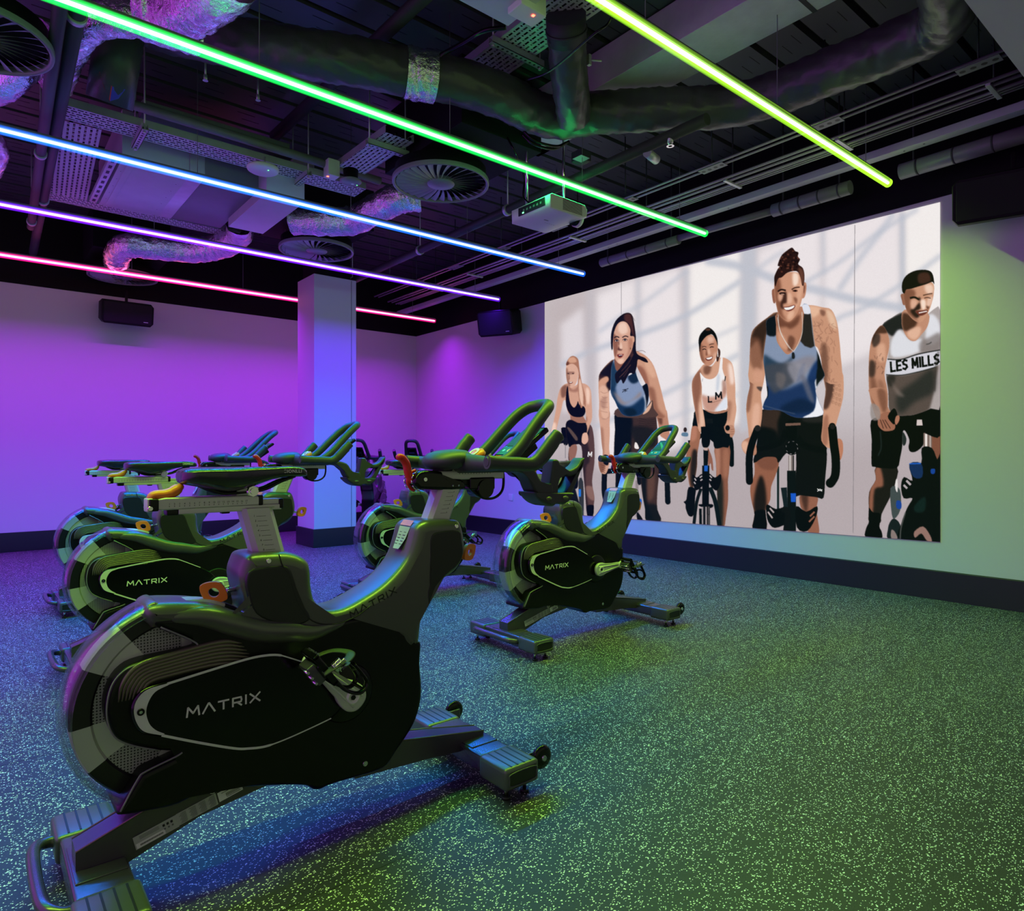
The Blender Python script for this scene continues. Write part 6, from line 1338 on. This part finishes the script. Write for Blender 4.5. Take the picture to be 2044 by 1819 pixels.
    p.poly([(690, 170), (780, 140), (900, 140), (900, 510), (760, 500), (700, 430)], (9, 11, 12)); p.poly([(685, 650), (800, 650), (860, 780), (900, 780), (900, 1730), (440, 1690), (450, 1520), (520, 1330), (580, 1220), (480, 1220), (450, 1080), (485, 980), (580, 1020), (545, 835), (680, 820)], (10, 14, 14)); p.poly([(545, 830), (680, 825), (690, 980), (590, 980)], (24, 50, 90), .5); p.line([(545, 830), (675, 826)], 10, (40, 110, 220), .4); p.poly([(790, 890), (835, 890), (830, 940), (790, 940)], (26, 70, 150))
    for a in ([(480, 1070), (520, 1110)], [(510, 1020), (560, 1070)]): p.line(a, 26, (182, 170, 174), .3)
    p.poly([(600, 1310), (720, 1200), (720, 1360), (620, 1380)], (20, 44, 40), 1.5, .8); p.line([(500, 1380), (450, 1560), (440, 1690)], 14, (110, 112, 108), .6, .7); p.poly([(600, 1600), (700, 1540), (780, 1640), (800, 1720), (740, 1700), (680, 1620), (610, 1670)], (150, 118, 108), .6)
    # vest and body
    p.frame(1720, 520, 6.494)
    p.poly([(550, 670), (400, 740), (270, 840), (345, 960), (365, 1100), (340, 1280), (320, 1480), (350, 1700), (380, 1990), (600, 2010), (720, 1990), (900, 1920), (1040, 1830), (1040, 680), (870, 690), (700, 780)], (176, 166, 164), keep=True)
    p.sh([(550, 670), (270, 830), (350, 950), (420, 980), (490, 900), (560, 900), (700, 900), (600, 700)], (34, 34, 36), 3); p.sh([(420, 980), (500, 900), (640, 1040), (780, 1020), (760, 1180), (420, 1260), (380, 1100)], (224, 224, 230), 4); p.sh([(880, 700), (1000, 780), (1020, 1000), (900, 1100), (830, 1000)], (226, 226, 232), 5); p.sh([(760, 1060), (880, 1000), (1020, 940), (1020, 1160), (780, 1200)], (130, 120, 118), 6, .8)
    p.sh([(330, 1490), (520, 1490), (700, 1450), (980, 1340), (960, 1560), (940, 1700), (820, 2000), (380, 2000)], (92, 80, 74), 4); p.sh([(700, 1560), (930, 1400), (940, 1700), (700, 1830), (500, 1990), (460, 1750)], (44, 46, 44), 10, .9); p.sh([(330, 1500), (440, 1500), (400, 1640), (340, 1600)], (40, 38, 36), 5, .8); p.sh([(380, 1540), (440, 1640), (560, 1760), (460, 1740)], (140, 124, 116), 5, .6)
    p.poly([(325, 1280), (520, 1280), (740, 1220), (1015, 1160), (1040, 1330), (960, 1380), (760, 1440), (560, 1485), (320, 1490)], (214, 212, 220), .5, sm=1); p.line([(340, 1282), (520, 1284), (740, 1215), (1020, 1162)], 14, (26, 26, 28), .4); p.line([(320, 1482), (520, 1488), (760, 1440), (960, 1385)], 12, (40, 40, 40), .5)
    p.letters('LES MILLS', 118, 692, 1330, (10, 10, 12), 27, ang=-.165, sx=.60, gap=.42)
    p.line([(840, 1090), (880, 1080), (910, 1060)], 12, (70, 66, 66), .6); p.line([(1000, 1180), (960, 1400), (950, 1700)], 20, (60, 54, 52), 1.5, .7)
    # arm
    p.poly([(270, 840), (180, 930), (125, 1060), (100, 1250), (95, 1500), (105, 1720), (160, 1960), (230, 2080), (330, 1960), (340, 1700), (300, 1480), (330, 1280), (362, 1120), (350, 970)], (190, 138, 112), keep=True); p.sh([(270, 840), (340, 940), (200, 960), (140, 1100), (150, 950)], (70, 44, 34), 3, .9); p.sh([(160, 980), (240, 960), (230, 1090), (150, 1120)], (44, 36, 36), 3, .75); p.sh([(110, 1300), (180, 1330), (170, 1500), (100, 1500)], (44, 34, 32), 4, .8); p.sh([(200, 1120), (300, 1080), (310, 1300), (220, 1300)], (226, 176, 148), 5, .8); p.sh([(110, 1540), (180, 1540), (240, 1900), (160, 1900)], (110, 70, 54), 6, .7); p.sh([(220, 1560), (290, 1600), (320, 1840), (260, 1840)], (130, 88, 70), 6, .6)
    for i in range(14): x = 120 + rnd.random() * 190; y = 1180 + rnd.random() * 280; p.line([(x, y), (x + rnd.uniform(-30, 30), y + 40)], 8, (90, 62, 54), .6, .5, clip=True)
    # neck, head
    p.poly([(560, 640), (860, 680), (860, 850), (780, 960), (700, 1045), (610, 1020), (540, 900), (520, 780)], (196, 144, 118), keep=True); p.sh([(540, 680), (700, 760), (720, 820), (650, 900), (540, 900)], (70, 44, 34), 4, .95); p.sh([(620, 900), (760, 860), (760, 960), (690, 1030), (600, 980)], (236, 192, 166), 4, .8)
    p.poly([(510, 450), (545, 440), (565, 570), (540, 575), (525, 520)], (150, 100, 80)); p.poly([(545, 400), (560, 560), (600, 680), (660, 760), (740, 805), (800, 780), (860, 690), (910, 560), (940, 420), (930, 300), (800, 260), (620, 320)], (204, 152, 124), keep=True)
    p.sh([(545, 380), (680, 380), (700, 460), (640, 500), (640, 620), (700, 740), (740, 800), (600, 690), (550, 560)], (120, 76, 58), 5, .85); p.sh([(640, 640), (740, 560), (770, 500), (740, 480), (770, 620), (700, 660), (760, 700), (720, 750), (660, 700)], (30, 18, 16), 3, .9); p.sh([(820, 320), (920, 320), (930, 420), (850, 430)], (250, 220, 200), 5, .8); p.sh([(770, 520), (830, 520), (830, 620), (790, 640)], (250, 222, 204), 3); p.sh([(650, 520), (720, 530), (700, 610), (650, 630)], (226, 178, 152), 3, .9); p.sh([(840, 590), (880, 600), (860, 640)], (80, 48, 38), 2, .8); p.sh([(860, 500), (920, 470), (900, 580), (850, 590)], (246, 212, 192), 3, .7)
    p.line([(630, 490), (690, 480), (750, 510)], 26, (24, 16, 14), .6); p.line([(800, 455), (860, 440), (920, 430)], 12, (70, 44, 34), .5); p.line([(815, 492), (850, 482), (900, 492)], 10, (60, 36, 30), .4); p.poly([(700, 660), (780, 650), (860, 640), (840, 690), (760, 720)], (110, 56, 46), .5); p.line([(745, 682), (850, 660)], 13, (250, 240, 234), .3)
    p.poly([(530, 400), (530, 290), (580, 200), (680, 140), (800, 122), (890, 140), (930, 200), (945, 310), (920, 280), (840, 310), (740, 340), (640, 370), (580, 380), (560, 430)], (20, 14, 14), keep=True); p.sh([(740, 180), (860, 160), (900, 260), (820, 300), (740, 290)], (76, 46, 38), 3, .9)
    p.frame(1720, 780, 5.684)
    p.poly([(90, -20), (280, -20), (300, 180), (330, 250), (250, 300), (215, 270), (160, 160), (110, 60)], (186, 134, 108), keep=True); p.sh([(180, 0), (270, 0), (290, 200), (240, 240)], (110, 70, 54), 5, .7)
    p.poly([(215, 270), (330, 245), (380, 370), (375, 440), (300, 460), (240, 450), (185, 380)], (160, 108, 86), keep=True)
    for i in range(3): p.line([(215 + i * 26, 330), (250 + i * 40, 430)], 9, (60, 36, 30), .4, .8)
    p.poly([(300, 290), (370, 200), (410, 280), (380, 380), (340, 360)], (10, 12, 12)); p.poly([(395, 290), (430, 285), (430, 340), (395, 390), (380, 350)], (176, 122, 98)); p.poly([(110, 150), (200, 190), (210, 320), (115, 325)], (150, 140, 136), 1., .8)
    # grain of the projected image
    g = np.random.RandomState(4).normal(0, 2.6, p.a.shape[:2]).astype(np.float32); p.a += g[..., None]
    p.a = 128 + (p.a - 128) * 1.06
    return np.clip(p.a, 0, 255), p

def picture():
    img, pp = paint_riders()
    P = [on_x(1088, 602, WX), on_x(1877, 404, WX), on_x(1877, 1082, WX), on_x(1088, 1023, WX)]
    NX, NY = 1000, 640
    s = np.linspace(0, 1, NX)[None, :]; t = np.linspace(0, 1, NY)[:, None]
    uu = 1088 + (1877 - 1088) * s; tt = (uu - 1022) / 1320; Y = WX / (FX + RX * tt) * (FY + RY * tt) + 0 * t   # finer columns at the near end
    s = (Y[:1] - P[0].y) / (P[1].y - P[0].y)
    top = P[0].z + (P[1].z - P[0].z) * s; bot = P[3].z + (P[2].z - P[3].z) * s; Z = top * (1 - t) + bot * t
    X = np.full_like(Y, WX - .006)
    d = WX * FX + Y * FY; u = 1022 + 1320 * (WX * RX + Y * RY) / d; v = 909.5 - 1320 * (Z - 1) / d
    gx = np.clip((u - pp.x0) * pp.k - .5, 0, pp.W - 1.01); gy = np.clip((v - pp.y0) * pp.k - .5, 0, pp.H - 1.01)
    ix, iy = gx.astype(int), gy.astype(int); fx, fy = (gx - ix)[..., None], (gy - iy)[..., None]
    c = (img[iy, ix] * (1 - fx) * (1 - fy) + img[iy, ix + 1] * fx * (1 - fy) + img[iy + 1, ix] * (1 - fx) * fy + img[iy + 1, ix + 1] * fx * fy) / 255.
    lin = np.where(c <= .04045, c / 12.92, ((c + .055) / 1.055) ** 2.4)
    co = np.stack([X, Y, Z], -1).reshape(-1, 3).astype(np.float32)
    idx = np.arange(NX * NY).reshape(NY, NX); q = np.stack([idx[:-1, :-1], idx[:-1, 1:], idx[1:, 1:], idx[1:, :-1]], -1).reshape(-1, 4)
    me = bpy.data.meshes.new('projected_picture'); me.vertices.add(len(co)); me.vertices.foreach_set('co', co.ravel())
    me.loops.add(q.size); me.loops.foreach_set('vertex_index', q.ravel().astype(np.int32)); me.polygons.add(len(q)); me.polygons.foreach_set('loop_start', np.arange(0, q.size, 4, dtype=np.int32))
    me.update(calc_edges=True)
    at = me.color_attributes.new('picture', 'FLOAT_COLOR', 'POINT'); at.data.foreach_set('color', np.concatenate([lin.reshape(-1, 3), np.ones((NX * NY, 1))], 1).astype(np.float32).ravel())
    m = bpy.data.materials.new('projected light'); m.use_nodes = True; nt = m.node_tree; pr = nt.nodes['Principled BSDF']; a = nt.nodes.new('ShaderNodeAttribute'); a.attribute_name = 'picture'
    nt.links.new(a.outputs['Color'], pr.inputs['Emission Color']); pr.inputs['Emission Strength'].default_value = PIC; pr.inputs['Specular IOR Level'].default_value = 0.; pr.inputs['Base Color'].default_value = (.01, .01, .01, 1); pr.inputs['Roughness'].default_value = .8
    me.materials.append(m)
    tag(link_mesh('projected_picture', me), 'large projected photograph of five indoor cyclists on the right wall', 'projected picture')
PIC = .9
picture()
